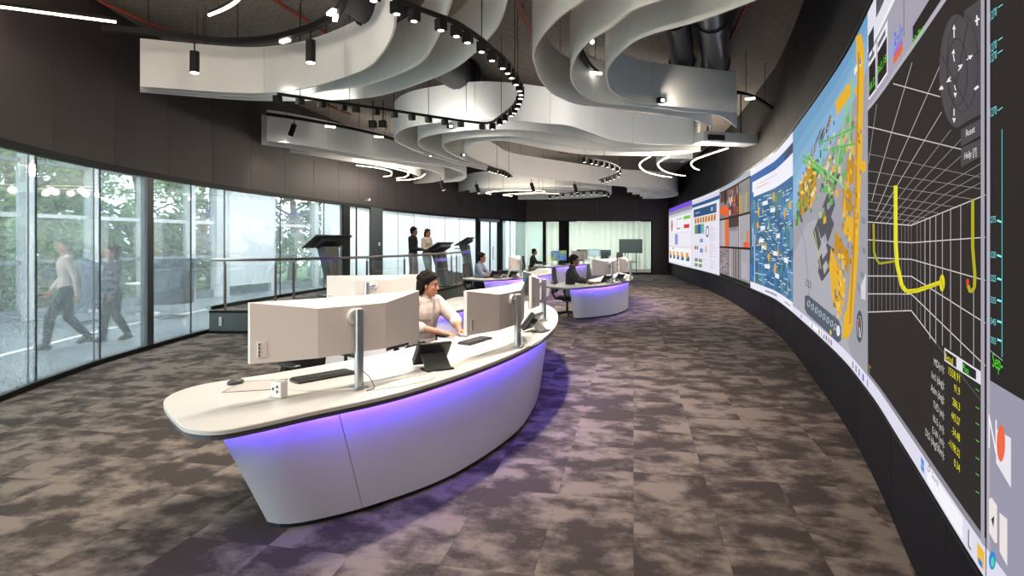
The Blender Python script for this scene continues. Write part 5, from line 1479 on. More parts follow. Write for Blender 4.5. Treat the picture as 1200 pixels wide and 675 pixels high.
monitor((-.10,15.75), (.18,16.9), 1.30, 'pinkish white backed monitor on the desk of the person in blue grey', pole=(.24,16.2))
monitor((1.62,24.9), (2.28,25.05), 1.32, 'colourful wide monitor standing on the far control desk', h=.42, lit='earth_screen', phase=-1, pole=(1.95,25.25))
monitor((2.5,25.2), (3.3,26.3), 1.30, 'white backed ultrawide monitor further along the far control desk')

# ================================================================== SMALL THINGS ON THE DESKS
def keyboard(x, y, ang, label, L=.44, W=.14):
    t = thing('keyboard', label, 'keyboard', (x, y, DZ+.0015), ang)
    MB().rbox((0,0,.010), (L,W,.018), .008).build('base', 'black_plastic', t)
    mb = MB()
    for r_ in range(5):
        for k in range(18):
            if r_ == 0 and 5 <= k <= 10:
                if k == 5: mb.box((-L/2+.023+(7.5)*(L-.03)/18, -W/2+.02, .0215), (6*(L-.03)/18-.004, .019, .006))
                continue
            mb.box((-L/2+.023+k*(L-.03)/18, -W/2+.02+r_*.025, .0215), ((L-.03)/18-.004, .019, .006))
    mb.build('keys', 'key', t)['kind'] = 'stuff'
    return t
def mouse(x, y, ang, label, mt='black_plastic'):
    t = thing('mouse', label, 'computer mouse', (x, y, DZ+.0015), ang)
    mb = MB(); mb.ball((0,0,.012), (.056,.033,.024), seg=16, rings=10)
    mb.v = [(a, b, max(c, 0)) for a, b, c in mb.v]
    mb.build('body', mt, t, smooth='all')
    MB().cyl((.026,-.004,.031), (.026,.004,.031), .008, 12).build('wheel', 'grey_plastic', t)
    return t
def phone(x, y, ang, label, s=1.0):
    t = thing('desk_phone', label, 'phone', (x, y, DZ+.0015), ang)
    # local: user sits towards -x; the display leans back towards +x
    R = Matrix.Rotation(math.radians(-52), 3, 'Y')
    c = Vector((-.02, 0, .095*s))
    MB().rbox(c, (.20*s,.24*s,.025), .012, M=R).build('body', 'black_plastic', t)
    MB().box(c+R @ Vector((.03,.03,.0145)), (.10*s,.13*s,.003), M=R).build('display', 'screen_off', t)
    MB().rbox(c+R @ Vector((0,-.09*s,.03)), (.20*s,.05*s,.03), .012, M=R).build('handset', 'black_plastic', t)
    R2 = Matrix.Rotation(math.radians(40), 3, 'Y')
    MB().add([(-.02,-.09*s,.11*s),(-.02,.09*s,.11*s),(.10*s,.09*s,.005),(.10*s,-.09*s,.005),(-.01,-.09*s,.095*s),(-.01,.09*s,.095*s),(.085*s,.09*s,.0),(.085*s,-.09*s,.0)],
             [(0,1,2,3),(7,6,5,4),(0,4,5,1),(2,6,7,3),(0,3,7,4),(1,5,6,2)]).build('stand', 'grey_plastic', t)
    MB().rbox((.07*s,0,.006), (.12*s,.2*s,.012), .008).build('foot', 'black_plastic', t)
    return t
q = at(385, 437, DZ); keyboard(-1.33, 4.22, math.radians(46), 'black keyboard lying under the large monitor at the blunt desk end')
mouse(-1.86, 4.02, math.radians(40), 'dark grey mouse on the clear mat behind the white socket cube', 'grey_plastic')
tm = thing('desk_mat', 'thin clear desk mat with a dark outline beside the socket cube', 'desk mat', (-1.72, 3.98, DZ+.0004))
mat('clear_mat', 'cfcac4', .25, var=.04)
mq = [Vector((-.19,-.12)),Vector((.10,-.17)),Vector((.22,.10)),Vector((-.06,.15))]
R0 = Matrix.Rotation(math.radians(25), 2); mq = [R0 @ p for p in mq]
MB().prism(mq, 0, .001).build('sheet', 'clear_mat', tm)
MB().tube([(p.x, p.y, .0015) for p in mq+mq[:1]], .002, 5).build('border', 'grey_plastic', tm)
q = at(325, 467, DZ)
sk = thing('power_cube', 'white power socket cube standing on the nearest desk', 'power socket', (q.x, q.y+.03, DZ+.0015), math.radians(-22))
MB().rbox((0,0,.05), (.085,.06,.10), .008).build('body', 'white_plastic', sk)
for (a, b) in ((-.02,.055),(.012,.07),(.012,.04)): MB().box((a,-.0305,b), (.012,.003,.016)).build('socket_hole', 'black_plastic', sk)
MB().rbox((-.05,-.02,.012), (.03,.03,.022), .006).build('cable_outlet', 'white_plastic', sk)
phone(-.60, 4.55, math.radians(-60), 'black desk phone with kickstand on the nearest desk between two poles', 1.12)
phone(.24, 6.40, math.radians(-25), 'black desk phone tilted beside the second monitor pole', 1.1)
keyboard(-.35, 5.72, math.radians(62), 'black keyboard under the hands of the person in white', .42)
mouse(-.66, 5.30, math.radians(-20), 'black mouse next to the hand of the person in white')
def cable(pts, label, r=.003, mt='cable_white'):
    P = [Vector(p) for p in pts]; m = P[0].copy()
    o = MB().tube([p-m for p in spline(P, 8)], r, 6).build('cable', mt, None, smooth=True); o.location = m
    return tag(o, label, 'cable')
cable([(-1.5,3.86,DZ+.007),(-1.35,3.83,DZ+.005),(-1.15,3.84,DZ+.005),(-1.0,3.82,DZ+.02)], 'white cable from the socket cube to the first monitor pole')
cable([(-.98,3.9,DZ+.12),(-.94,3.95,DZ+.06),(-.9,3.9,DZ+.005),(-.93,3.82,DZ+.005)], 'short grey cable dangling at the first monitor pole', .003, 'grey_plastic')
cable([(-.95,3.86,DZ+.005),(-.86,4.06,DZ+.005),(-.7,4.24,DZ+.005),(-.6,4.34,DZ+.005),(-.58,4.45,DZ+.006)], 'white cable from the first pole to the phone with kickstand')
cable([(-.9,3.84,DZ+.005),(-.7,3.98,DZ+.005),(-.55,4.18,DZ+.005),(-.57,4.40,DZ+.006)], 'white looping cable in front of the phone with kickstand')
cable([(.03,5.5,DZ+.05),(-.08,5.62,DZ+.005),(-.2,5.6,DZ+.005),(-.25,5.75,DZ+.005),(-.1,5.85,DZ+.005)], 'white looped cable lying behind the second monitor pole')
cable([(.08,5.45,DZ+.005),(.2,5.5,DZ+.005),(.30,5.85,DZ+.005),(.26,6.24,DZ+.006)], 'white cable curving from the second pole to the tilted phone')
cable([(.04,5.38,DZ+.2),(.09,5.42,DZ+.1),(.1,5.40,DZ+.01)], 'short white cable hanging down the second monitor pole', .004)
# desk of the person in charcoal
keyboard(1.95, 13.75, math.radians(55), 'black keyboard in front of the person in charcoal')
phone(2.2, 13.75, math.radians(-45), 'black desk phone behind the keyboard of the person in charcoal')
phone(2.62, 14.35, math.radians(-45), 'black desk phone among loose cables beside the second pole of that desk')
mouse(1.75, 13.35, 0, 'black mouse near the hand of the person in charcoal')
cable([(2.3,13.9,DZ+.03),(2.5,14.05,DZ+.14),(2.62,14.0,DZ+.01),(2.75,14.3,DZ+.12),(2.9,14.5,DZ+.005)], 'dark tangled cable on the desk of the person in charcoal', .008, 'black_plastic')
cable([(2.2,13.6,DZ+.005),(2.4,13.75,DZ+.1),(2.55,13.8,DZ+.005)], 'white cable loop on the desk of the person in charcoal', .006)
# desk of the person in blue grey
phone(-.42, 15.55, math.radians(-60), 'black desk phone close to the hands of the person in blue grey', 1.1)
phone(-.22, 15.9, math.radians(-60), 'second black desk phone beside the pinkish white monitor', 1.1)
phone(.05, 15.65, math.radians(-40), 'black desk phone in front of the pinkish white monitor', 1.0)
keyboard(-.62, 15.85, math.radians(60), 'black keyboard of the person in blue grey')
cable([(-.35,15.5,DZ+.005),(-.2,15.6,DZ+.1),(-.05,15.55,DZ+.01),(.1,15.75,DZ+.12),(.25,15.9,DZ+.01)], 'tangled white cable on the desk of the person in blue grey', .006)
# far desk
phone(2.05, 24.2, math.radians(-60), 'black desk phone under the colourful monitor', 1.1)
cup = thing('cup', 'small white cup on the far desk by the colourful monitor', 'cup', (1.62, 24.25, DZ))
MB().lathe([(.03,0),(.042,.1),(.038,.1),(.027,.008)], seg=16).build('bowl', 'white_plastic', cup, smooth=True)
MB().tube([(.04,0,.08),(.065,0,.07),(.065,0,.04),(.035,0,.025)], .006, 6).build('handle', 'white_plastic', cup, smooth=True)

# ================================================================== CHAIRS
def office_chair(x, y, ang, label, mesh='mesh_grey', sh=.47, group='office swivel chairs'):
    t = thing('office_chair', label, 'chair', (x, y, 0), ang, group=group)
    mb = MB(); mb.rbox((.02,0,sh-.035), (.48,.48,.07), .08); mb.build('seat', 'fabric_black', t, smooth=True)
    # curved backrest
    n = 9; vs = []; fs = []
    for side in (0, 1):
        for j in range(7):
            z = sh+.08+.56*j/6
            for k in range(n):
                a = -1+2*k/(n-1); half = .22-.03*max(0, (j-4))/2
                xx = -.24-.03*j/6-.06*(1-a*a)+.04*math.exp(-((j-1.5)/1.2)**2) - side*.022
                vs.append((xx, a*half, z))
    N_ = 7*n
    for j in range(6):
        for k in range(n-1):
            fs.append((j*n+k, j*n+k+1, (j+1)*n+k+1, (j+1)*n+k)); fs.append((N_+j*n+k, N_+(j+1)*n+k, N_+(j+1)*n+k+1, N_+j*n+k+1))
    rim = [k for k in range(n)] + [j*n+n-1 for j in range(1,7)] + [6*n+k for k in range(n-2,-1,-1)] + [j*n for j in range(5,0,-1)]
    for a, b in zip(rim, rim[1:]+rim[:1]): fs.append((a, N_+a, N_+b, b))
    MB().add(vs, fs).build('backrest', mesh, t, smooth=True)
    MB().tube([(-.05,0,sh-.08),(-.26,0,sh-.06),(-.33,0,sh+.06),(-.335,0,sh+.3)], [.025,.028,.025,.02], 8).build('spine', 'black_plastic', t, smooth=True)
    for s in (-1, 1):
        arm = MB().tube([(-.02,s*.22,sh-.05),(-.02,s*.29,sh-.03),(-.03,s*.30,sh+.19)], .016, 8).build('arm_support', 'black_plastic', t, smooth=True)
        MB().rbox((.02,s*.30,sh+.205), (.26,.075,.028), .02).build('arm_pad', 'black_plastic', t, smooth=True)
    MB().cyl((0,0,.12), (0,0,sh-.07), .028, 14).build('gas_column', 'black_plastic', t, smooth=True)
    MB().rbox((0,0,sh-.09), (.2,.16,.05), .02).build('mechanism', 'black_plastic', t)
    for k in range(5):
        a = 2*math.pi*k/5+.3; c, s = math.cos(a), math.sin(a)
        lg = MB().tube([(c*.03,s*.03,.115),(c*.18,s*.18,.10),(c*.31,s*.31,.075)], [.03,.024,.018], 8).build('base_leg', 'black_plastic', t, smooth=True)
        MB().cyl((c*.32-s*.022,s*.32+c*.022,.03), (c*.32+s*.022,s*.32-c*.022,.03), .03, 14).build('caster', 'black_plastic', lg, smooth=True)
    return t

# ================================================================== PEOPLE
def fuse(mb, name, voxel, smooth, mt, parent, facemat=None):
    me = mb.mesh('tmp'); o = bpy.data.objects.new('tmp', me); COL.objects.link(o)
    bm = bmesh.new(); bm.from_mesh(me); bmesh.ops.recalc_face_normals(bm, faces=bm.faces); bm.to_mesh(me); bm.free()
    r = o.modifiers.new('r', 'REMESH'); r.mode = 'VOXEL'; r.voxel_size = voxel; r.use_smooth_shade = True
    if smooth:
        s = o.modifiers.new('s', 'SMOOTH'); s.factor = .5; s.iterations = smooth
    dg = bpy.context.evaluated_depsgraph_get(); dg.update()
    res = bpy.data.meshes.new_from_object(o.evaluated_get(dg)); res.name = name
    bpy.data.objects.remove(o); bpy.data.meshes.remove(me)
    res.polygons.foreach_set('use_smooth', [True]*len(res.polygons))
    res.materials.clear(); res.materials.append(MAT[mt])
    return link(name, res, parent)

def hand(mb, wrist, d, up, side, curl=.35, s=1.0):
    """palm, four fingers of different length and a thumb; d = pointing direction, up = back of the hand, side = +1 thumb towards +lat"""
    d = Vector(d).normalized(); up = Vector(up); up = (up-d*up.dot(d)).normalized(); lat = up.cross(d)*side
    w_ = Vector(wrist)
    for k in (-1.2,-.4,.4,1.2):
        mb.capsule(w_+lat*.010*k, .017*s, w_+d*.085*s+lat*.020*k*s, .0125*s, 10)
    for k, ln in ((1.35,.070),(.45,.078),(-.45,.073),(-1.35,.058)):
        a = w_+d*.085*s+lat*.0195*k*s
        b = a+(d-up*curl*.5).normalized()*ln*.5*s; c = b+(d*.8-up*curl*1.5).normalized()*ln*.5*s
        mb.capsule(a, .0095*s, b, .0085*s, 8); mb.capsule(b, .0085*s, c, .007*s, 8)
    a = w_+d*.03*s+lat*.024*s; b = a+(d*.6+lat*.7-up*.2).normalized()*.042*s; c = b+(d*.9+lat*.2-up*.3).normalized()*.034*s
    mb.capsule(a, .0135*s, b, .011*s, 8); mb.capsule(b, .011*s, c, .0085*s, 8)

def person(label, loc, ang, J, clothes, hair='short', voxel=.010, skin='skin', head_yaw=0, head_pitch=0, scale=1.0, female=False, hands=True, palm_up=((0,0,1),(0,0,1))):
    """J: joints in metres, facing +x, y to the person's left"""
    t = thing('person', label, 'person', loc, ang)
    t.scale = (scale,)*3
    V = {k: Vector(v) for k, v in J.items()}
    HY = Matrix.Rotation(head_yaw, 3, 'Z') @ Matrix.Rotation(head_pitch, 3, 'Y')
    hc = V['head']; h = lambda x, y, z: hc + HY @ Vector((x, y, z))
    fs = .94 if female else 1
    def torso(mb, g=0.0, low=True):
        pel, wai, che, nk = V['pelvis'], V['waist'], V['chest'], V['neck']
        up = (che-pel).normalized(); fwd = Vector((0,1,0)).cross(up).normalized(); lat = up.cross(fwd)
        R = Matrix((fwd, Vector((0,1,0)), up)).transposed()
        mb.ball(pel, (.115+g, .165+g, .11+g), R); mb.ball(wai, ((.10+g)*fs, (.145+g)*fs, .14+g), R)
        mb.ball(pel.lerp(wai,.5), ((.108+g)*fs, (.155+g)*fs, .12+g), R)
        mb.ball(che, (.118+g, (.175+g)*fs, .16+g), R); mb.ball(wai.lerp(che,.5), (.108+g, (.158+g)*fs, .14+g), R)
        mb.ball(che.lerp(nk,.55), (.085+g, (.15+g)*fs, .09+g), R)
        if female:
            for s in (-1,1): mb.ball(che+fwd*.075+Vector((0,s*.07,.0)), .062+g)
        for s in 'lr':
            mb.capsule(che.lerp(nk,.75), .055+g, V['sh_'+s], .058+g)
    def arm(mb, s, g=0.0, upto=1.0):
        mb.capsule(V['sh_'+s], .056+g, V['el_'+s], .042+g)
        e, w_ = V['el_'+s], V['wr_'+s]
        mb.capsule(e, .041+g, e.lerp(w_, .4*min(1,upto/.4) if upto < .4 else .4), .040+g)
        if upto > .4: mb.capsule(e.lerp(w_,.4), .040+g, e.lerp(w_, upto), .026+g+.010*(1-upto))
    def leg(mb, s, g=0.0, to=1.0):
        mb.capsule(V['hip_'+s], .090+g, V['kn_'+s], .058+g)
        k, a = V['kn_'+s], V['an_'+s]
        m = k.lerp(a, .35)
        mb.capsule(k, .056+g, m, .056+g); mb.capsule(m, .056+g, k.lerp(a, to), .038+g)
    # body
    mb = MB(); torso(mb); 
    nk = V['neck']
    mb.capsule(nk-Vector((.0,0,.03)), .062, hc+HY @ Vector((-.02,0,-.06)), .054)
    mb.ball(h(-.012,0,.03), (.098,.077,.098), HY); mb.ball(h(.012,0,-.02), (.078,.066,.092), HY); mb.ball(h(.03,0,-.065), (.058,.050,.048), HY)
    mb.ball(h(.055,0,-.098), (.024,.026,.018), HY)
    mb.capsule(h(.082,0,.018), .010, h(.102,0,-.022), .0135); mb.ball(h(.094,.012,-.026), .009); mb.ball(h(.094,-.012,-.026), .009)
    for s in (-1,1):
        mb.ball(h(-.005,s*.077,-.005), (.022,.010,.033), HY); mb.ball(h(.062,s*.034,-.02), (.022,.024,.022), HY)
        mb.capsule(h(.078,s*.012,.034), .011, h(.066,s*.046,.034), .010)
    mb.capsule(h(.086,-.018,-.062), .008, h(.086,.018,-.062), .008); mb.capsule(h(.084,-.014,-.073), .008, h(.084,.014,-.073), .008)
    for i, s in enumerate('lr'):
        arm(mb, s); leg(mb, s)
        w_ = V['wr_'+s]; d = V['hd_'+s]-w_
        if hands: hand(mb, w_, d, palm_up[i], 1 if s == 'r' else -1)
        an = V['an_'+s]; to = V['to_'+s]; mb.capsule(an, .042, an.lerp(to,.5)-Vector((0,0,.0)), .036); mb.capsule(an.lerp(to,.4), .036, to, .028)
    body = fuse(mb, 'body', voxel, 3, skin, t)
    # face details
    for s in (-1,1):
        MB().ball(h(.0755,s*.031,.012), .0105, seg=10, rings=8).build('eye', 'eye_white', t, smooth='all')
        MB().ball(h(.0848,s*.031,.012), .0075, seg=8, rings=6).build('iris', 'hair', t, smooth='all')
        MB().capsule(h(.0885,s*.016,.036), .0042, h(.0775,s*.050,.037), .0032, 8).build('eyebrow', 'hair', t, smooth='all')
    MB().ball(h(.0885,0,-.066), (.008,.024,.0085), HY, seg=10, rings=8).build('mouth', 'lips', t, smooth='all')
    # hair
    mb = MB(); rn = random.Random(hash(label) % 1000)
    mb.ball(h(-.026,0,.052), (.098,.086,.088), HY); mb.ball(h(-.050,0,.01), (.076,.084,.098), HY)
    for k in range(46):
        a = rn.random()*6.28; e = rn.random()*1.45
        q = Vector((-.026+.094*math.cos(e)*math.cos(a), .084*math.cos(e)*math.sin(a), .052+.086*math.sin(e)))
        if q.x > .045 and q.z < .095: continue
        mb.ball(h(*q), .020+.010*rn.random(), seg=8, rings=6)
    mb.capsule(h(.062,-.045,.098), .020, h(.058,.05,.100), .022)
    for s in (-1,1): mb.capsule(h(.012,s*.076,.05), .018, h(.010,s*.080,.008), .010)
    if hair in ('medium', 'long'):
        for k in range(9):
            a = -1.4+2.8*k/8; c, s = math.cos(a+math.pi), math.sin(a+math.pi)
            L = -.085 if hair == 'medium' else -.34
            mb.capsule(h(-.03+.07*c, .078*s, .02), .034, h(-.05+.055*c, .070*s, L*(.8+.3*rn.random())), .024 if hair == 'medium' else .018)
    fuse(mb, 'hair', .008, 2, 'hair_brown' if hair == 'long' else 'hair', t)
    # clothing
    g_ = clothes.get('g', .014); mb = MB(); torso(mb, g_)
    sl = clothes.get('sleeve', .85)
    for s in 'lr': arm(mb, s, g_+.002, sl)
    if clothes.get('hem'):
        pel = V['pelvis']; mb.ball(pel-Vector((0,0,.06)), (.13,.18,.14))
    shirt = fuse(mb, 'shirt', voxel, 3, clothes['top'], t)
    if 'collar' in clothes:
        up = (hc-nk).normalized()
        mb = MB(); mb.lathe([(.069,-.03),(.073,-.0),(.068,.028),(.060,.028),(.062,-.03)], nk+up*.015, 18, up.to_track_quat('Z','X').to_matrix())
        mb.build('collar', clothes['top'], shirt, smooth=True)
    if 'placket' in clothes:
        c0 = V['chest']; 
        MB().box(c0+Vector((.140,0,.02)), (.008,.03,.26), M=Matrix.Rotation(.12,3,'Y')).build('placket', clothes['top'], shirt)
        for k in range(3): MB().ball(c0+Vector((.146-.012*k*.4,0,.12-.08*k)), .006, seg=8, rings=6).build('button', 'grey_plastic', shirt)
    mb = MB(); mb.ball(V['pelvis'], (.128,.177,.115))
    for s in 'lr':
        mb.capsule(V['pelvis'].lerp(V['hip_'+s],.6), .10, V['hip_'+s], .102); leg(mb, s, clothes.get('loose', .016), .96)
    fuse(mb, 'trousers', voxel*1.1, 3, clothes['legs'], t)
    for s in 'lr':
        an, to = V['an_'+s], V['to_'+s]
        mb = MB(); f = (to-an); f.z = 0; f = f.normalized(); he = an-f*.035
        g = min(to.z, an.z-.05)
        mb.capsule((he.x,he.y,max(.036,an.z-.05)), .044, (to.x-f.x*.03,to.y-f.y*.03,to.z+.008), .042); mb.capsule(an+Vector((0,0,-.005)), .048, an.lerp(to,.5), .042)
        fuse(mb, 'shoe', .010, 2, 'shoe', t)
    return t

def seated(head=(.13,0,1.235), wr=((.46,.12,.775),(.46,-.12,.775)), lean=0.0, sh=1.0, el=((.20,.25,.82),(.20,-.25,.82)), knee=.42):
    J = {'pelvis':(0,0,.55),'waist':(.03+lean*.3,0,.73),'chest':(.055+lean*.7,0,.93),'neck':(.075+lean,0,1.095),'head':(head[0]+lean,head[1],head[2]),
         'sh_l':(.055+lean,.185,1.035),'sh_r':(.055+lean,-.185,1.035),'el_l':el[0],'el_r':el[1],'wr_l':wr[0],'wr_r':wr[1],
         'hd_l':(wr[0][0]+.1,wr[0][1]-.02,wr[0][2]-.005),'hd_r':(wr[1][0]+.1,wr[1][1]+.02,wr[1][2]-.005),
         'hip_l':(.02,.095,.54),'hip_r':(.02,-.095,.54),'kn_l':(knee,.12,.52),'kn_r':(knee,-.12,.52),'an_l':(knee-.05,.12,.095),'an_r':(knee-.05,-.12,.095),
         'to_l':(knee+.10,.13,.035),'to_r':(knee+.10,-.13,.035)}
    return J
def standing(fl=(0,.09), fr=(0,-.09), kl=None, kr=None, wr=((.28,.16,1.08),(.30,-.14,1.10)), el=((.0,.25,1.10),(.02,-.25,1.10)), hipz=.92, hd=((.08,0,0),(.08,0,0)), zl=0, zr=0):
    J = {'pelvis':(0,0,.97),'waist':(.005,0,1.12),'chest':(.01,0,1.30),'neck':(.0,0,1.475),'head':(.04,0,1.61),
         'sh_l':(-.005,.185,1.415),'sh_r':(-.005,-.185,1.415),'el_l':el[0],'el_r':el[1],'wr_l':wr[0],'wr_r':wr[1],
         'hd_l':tuple(a+b for a,b in zip(wr[0],hd[0])),'hd_r':tuple(a+b for a,b in zip(wr[1],hd[1])),
         'hip_l':(0,.09,hipz),'hip_r':(0,-.09,hipz),
         'kn_l':kl or (.03+fl[0]*.5,fl[1],.50),'kn_r':kr or (.03+fr[0]*.5,fr[1],.50),'an_l':(fl[0],fl[1],.09+zl),'an_r':(fr[0],fr[1],.09+zr),
         'to_l':(fl[0]+.15,fl[1]+.02,.035+zl*.4),'to_r':(fr[0]+.15,fr[1]-.02,.035+zr*.4)}
    return J
def faceto(dx, dy): return math.atan2(dy, dx)

# the man at the nearest desk
A0 = faceto(.80,-.60)
MX, MY = -.97, 6.30
person('person in a white collarless shirt typing at the nearest desk', (MX, MY, .02), A0,
       seated(head=(.13,0,1.225), wr=((.47,.10,.772),(.40,-.10,.772)), el=((.25,.27,.85),(.15,-.27,.83))), {'top':'shirt_white','sleeve':.30,'legs':'trouser_dark','collar':1,'placket':1,'g':.022}, hair='medium', voxel=.0062, head_pitch=.10, head_yaw=.48)
office_chair(MX-.02, MY+.0, A0, 'dark mesh office chair under the person in white')
# person at the right hand desk
A1 = faceto(.98,-.18)
person('person in a charcoal shirt seated at a white desk, hands on its edge', (1.28, 13.45, .02), A1, seated(wr=((.44,.10,.775),(.42,-.14,.775))),
       {'top':'shirt_black','sleeve':.80,'legs':'trouser_khaki','collar':1}, voxel=.011, skin='skin_dark', head_pitch=.08)
office_chair(1.24, 13.45, A1, 'grey backed office chair under the person in charcoal')
# far person in black
A2 = faceto(1,-.1)
person('person in a black shirt and pale trousers seated at the far desk', (.80, 24.6, .02), A2, seated(wr=((.50,.10,.80),(.50,-.10,.80))),
       {'top':'shirt_black','sleeve':.85,'legs':'trouser_khaki'}, voxel=.014, skin='skin_dark')
office_chair(.76, 24.6, A2, 'dark office chair under the person at the far desk')
# person in blue grey
A3 = faceto(.95,-.25)
person('person in a blue grey patterned shirt seated by the platform rail', (-.92, 15.95, .02), A3, seated(wr=((.44,.10,.775),(.42,-.14,.775))),
       {'top':'shirt_blue','sleeve':.35,'legs':'trouser_dark','collar':1}, voxel=.012)
office_chair(-.96, 15.95, A3, 'dark office chair under the person in blue grey')
office_chair(-1.68, 5.20, math.radians(-38), 'empty dark office chair at the large monitor of the nearest desk', 'fabric_black')
office_chair(2.3, 15.6, math.radians(-10), 'empty dark office chair behind the desk of the person in charcoal')
# standing pair on the platform
A4 = faceto(.96,-.2)
person('person in a black shirt and grey jeans standing at the kiosk', (-2.80, 16.9, PZ+.009), A4, standing(fl=(.05,.10), fr=(-.05,-.10)),
       {'top':'shirt_black','sleeve':.92,'legs':'trouser_grey','collar':1}, voxel=.012, skin='skin_dark', scale=.96)
person('person with long brown hair in a cream top standing at the kiosk', (-2.58, 18.1, PZ+.009), faceto(.9,-.45), standing(fl=(.0,.08), fr=(.08,-.08)),
       {'top':'top_cream','sleeve':.9,'legs':'jeans'}, hair='long', voxel=.012, scale=.94, female=True)
# walking pair in the corridor
A5 = faceto(-.75,-.66)
person('person in a pale shirt and dark trousers walking behind the hazy glass', (-7.12, 9.55, .008), A5,
       standing(fl=(.26,.08), fr=(-.30,-.08), kl=(.22,.09,.50), kr=(-.03,-.09,.47), zr=.05, wr=((-.12,.27,.86),(.18,-.25,.90)), el=((-.10,.25,1.13),(.0,-.26,1.13)), hd=((0,-.01,-.09),(.05,.01,-.08))),
       {'top':'shirt_pink','sleeve':.92,'legs':'trouser_dark','collar':1}, voxel=.012, head_yaw=.3, palm_up=((0,1,0),(0,-1,0)))
person('person with long dark hair in a mauve top walking behind the hazy glass', (-6.72, 10.1, .008), faceto(-.7,-.72),
       standing(fl=(-.20,.08), fr=(.16,-.07), kl=(.0,.09,.49), kr=(.13,-.08,.50), zl=.04, wr=((.10,.25,.88),(-.14,-.25,.88)), el=((.0,.25,1.13),(-.08,-.25,1.13)), hd=((.03,0,-.09),(0,0,-.09))),
       {'top':'top_mauve','sleeve':.92,'legs':'trouser_dark','loose':.022}, hair='long', voxel=.012, scale=.93, female=True, palm_up=((0,1,0),(0,-1,0)))

# ================================================================== CORRIDOR FURNITURE
def lounge_chair(x, y, ang, label, mt):
    t = thing('lounge_chair', label, 'chair', (x, y, 0), ang, group='high backed lounge chairs in the corridor')
    # wrap-around high back shell
    n = 15; vs = []; fs = []
    for side in (0, 1):
        for j in range(6):
            z = .32+1.0*j/5
            for k in range(n):
                a = math.radians(-112+224*k/(n-1)); r = .44+.05*j/5-.035*side
                zz = z if j < 5 else z-.30*max(0, (abs(math.degrees(a))-55)/57)
                vs.append((-math.cos(a)*r*.95, math.sin(a)*r*1.05, zz))
    N_ = 6*n
    for j in range(5):
        for k in range(n-1):
            fs.append((j*n+k, j*n+k+1, (j+1)*n+k+1, (j+1)*n+k)); fs.append((N_+j*n+k, N_+(j+1)*n+k, N_+(j+1)*n+k+1, N_+j*n+k+1))
    rim = [k for k in range(n)] + [j*n+n-1 for j in range(1,6)] + [5*n+k for k in range(n-2,-1,-1)] + [j*n for j in range(4,0,-1)]
    for a, b in zip(rim, rim[1:]+rim[:1]): fs.append((a, N_+a, N_+b, b))
    MB().add(vs, fs).build('shell', mt, t, smooth=True)
    MB().rbox((.05,0,.38), (.62,.66,.14), .12).build('seat_cushion', 'upholstery_dark', t, smooth=True)
    MB().rbox((-.3,0,.72), (.12,.56,.5), .05).build('back_cushion', 'upholstery_dark', t, smooth=True)
    MB().cyl((0,0,.03), (0,0,.32), .03, 12).build('stem', 'chrome', t, smooth=True)
    for k in range(4):
        a = math.pi/4+k*math.pi/2; MB().tube([(0,0,.05),(math.cos(a)*.32,math.sin(a)*.32,.015)], [.018,.012], 8).build('foot', 'chrome', t, smooth=True)
lounge_chair(-8.75, 12.5, math.radians(10), 'high backed grey lounge chair behind the walking person in mauve', 'upholstery')
lounge_chair(-7.64, 13.4, math.radians(150), 'high backed grey lounge chair by the round table', 'upholstery_dark')
t = thing('side_table', 'round white side table on a pedestal between the lounge chairs', 'table', (-8.6, 14.1, 0))
MB().lathe([(.001,.70),(.42,.70),(.44,.715),(.43,.73),(.001,.73)], seg=32).build('table_top', 'white_plastic', t, smooth=True)
MB().cyl((0,0,.02), (0,0,.70), .05, 16).build('column', 'white_plastic', t, smooth=True)
MB().lathe([(.001,0),(.26,0),(.25,.014),(.05,.03),(.001,.03)], seg=28).build('foot', 'white_plastic', t, smooth=True)

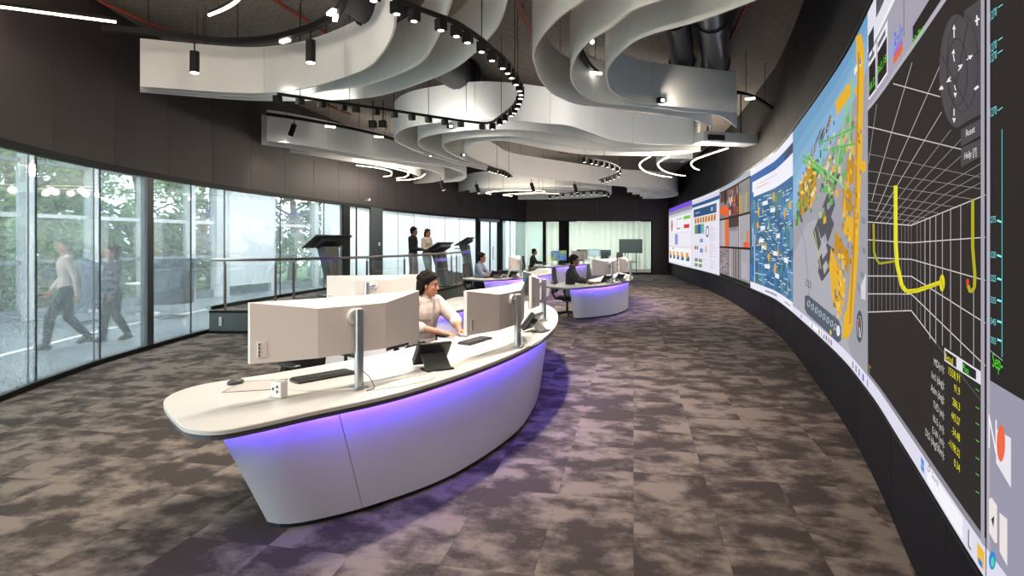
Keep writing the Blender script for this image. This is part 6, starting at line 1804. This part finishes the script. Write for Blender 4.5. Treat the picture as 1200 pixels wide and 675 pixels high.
# ================================================================== MEETING ROOM FURNITURE
t = thing('meeting_desk', 'long white desk inside the meeting room', 'desk', (4.1, 33.4, 0))
MB().rbox((0,0,.72), (3.2,.9,.04), .03).build('table_top', 'desk_top', t)
for sx in (-1.4,1.4):
    for sy in (-.35,.35): MB().cyl((sx,sy,0), (sx,sy,.70), .03, 10).build('leg', 'steel', t)
def flat_monitor(x, y, ang, label, mt='kiosk_dark'):
    t = thing('desk_monitor', label, 'monitor', (x, y, .74), ang, group='meeting room monitors')
    MB().rbox((0,0,.33), (.62,.03,.38), .01).build('shell', mt, t)
    MB().box((0,-.017,.33), (.58,.006,.34)).build('screen', 'lit_screen' if 'pale' in label else 'screen_off', t)
    MB().cyl((0,.03,.01), (0,.03,.3), .02, 10).build('stem', 'steel', t)
    MB().rbox((0,.03,.006), (.24,.18,.012), .01).build('foot', 'steel', t)
mat('lit_screen', 'b8c8d8', .3, emit=.7, ecol='b8c8d8', var=.2, scale=5)
flat_monitor(4.55, 33.1, .1, 'dark framed monitor with a pale screen on the meeting desk')
flat_monitor(5.2, 33.2, -.2, 'white monitor on the meeting desk beside the large display', 'white_plastic')
flat_monitor(3.9, 33.2, .0, 'dark monitor on the meeting desk with its screen off')
t = thing('display_stand', 'large dark display on a rolling stand in the meeting room', 'display', (6.42, 32.3, 0), -.15)
MB().rbox((0,0,1.45), (1.25,.06,.76), .02).build('panel', 'kiosk_dark', t)
MB().box((0,-.033,1.45), (1.19,.006,.70)).build('screen', 'screen_off', t)
for sx in (-.3,.3): MB().cyl((sx,.05,.06), (sx,.05,1.5), .03, 10).build('upright', 'grey_plastic', t)
for sx in (-.4,.4): MB().rbox((sx,0,.05), (.06,.7,.05), .01).build('foot', 'grey_plastic', t)
MB().rbox((0,0,.6), (.7,.4,.04), .02).build('shelf', 'grey_plastic', t)
office_chair(3.75, 32.4, 1.4, 'dark office chair at the meeting desk under the dark monitor', 'fabric_black')
office_chair(5.9, 33.6, 2.0, 'dark office chair behind the large display stand', 'fabric_black')
office_chair(4.9, 32.0, 1.7, 'dark office chair in the middle of the meeting desk', 'fabric_black')
t = thing('camera_sensor', 'small white motion sensor high on the dark wall band', 'sensor', (0,0,0))
p = cpt(LC, on_curve(LC, 428)); n_ = normals2(LC)[int(on_curve(LC, 428))]; z_ = CAM_H+(283-234)/FOC*p.y
MB().rbox((p.x-n_.x*.05, p.y-n_.y*.05, z_), (.10,.22,.07), .02, 1.2).build('body', 'white_plastic', t)
MB().ball((p.x-n_.x*.10+.02, p.y-n_.y*.10-.02, z_-.01), .03).build('lens', 'grey_plastic', t)
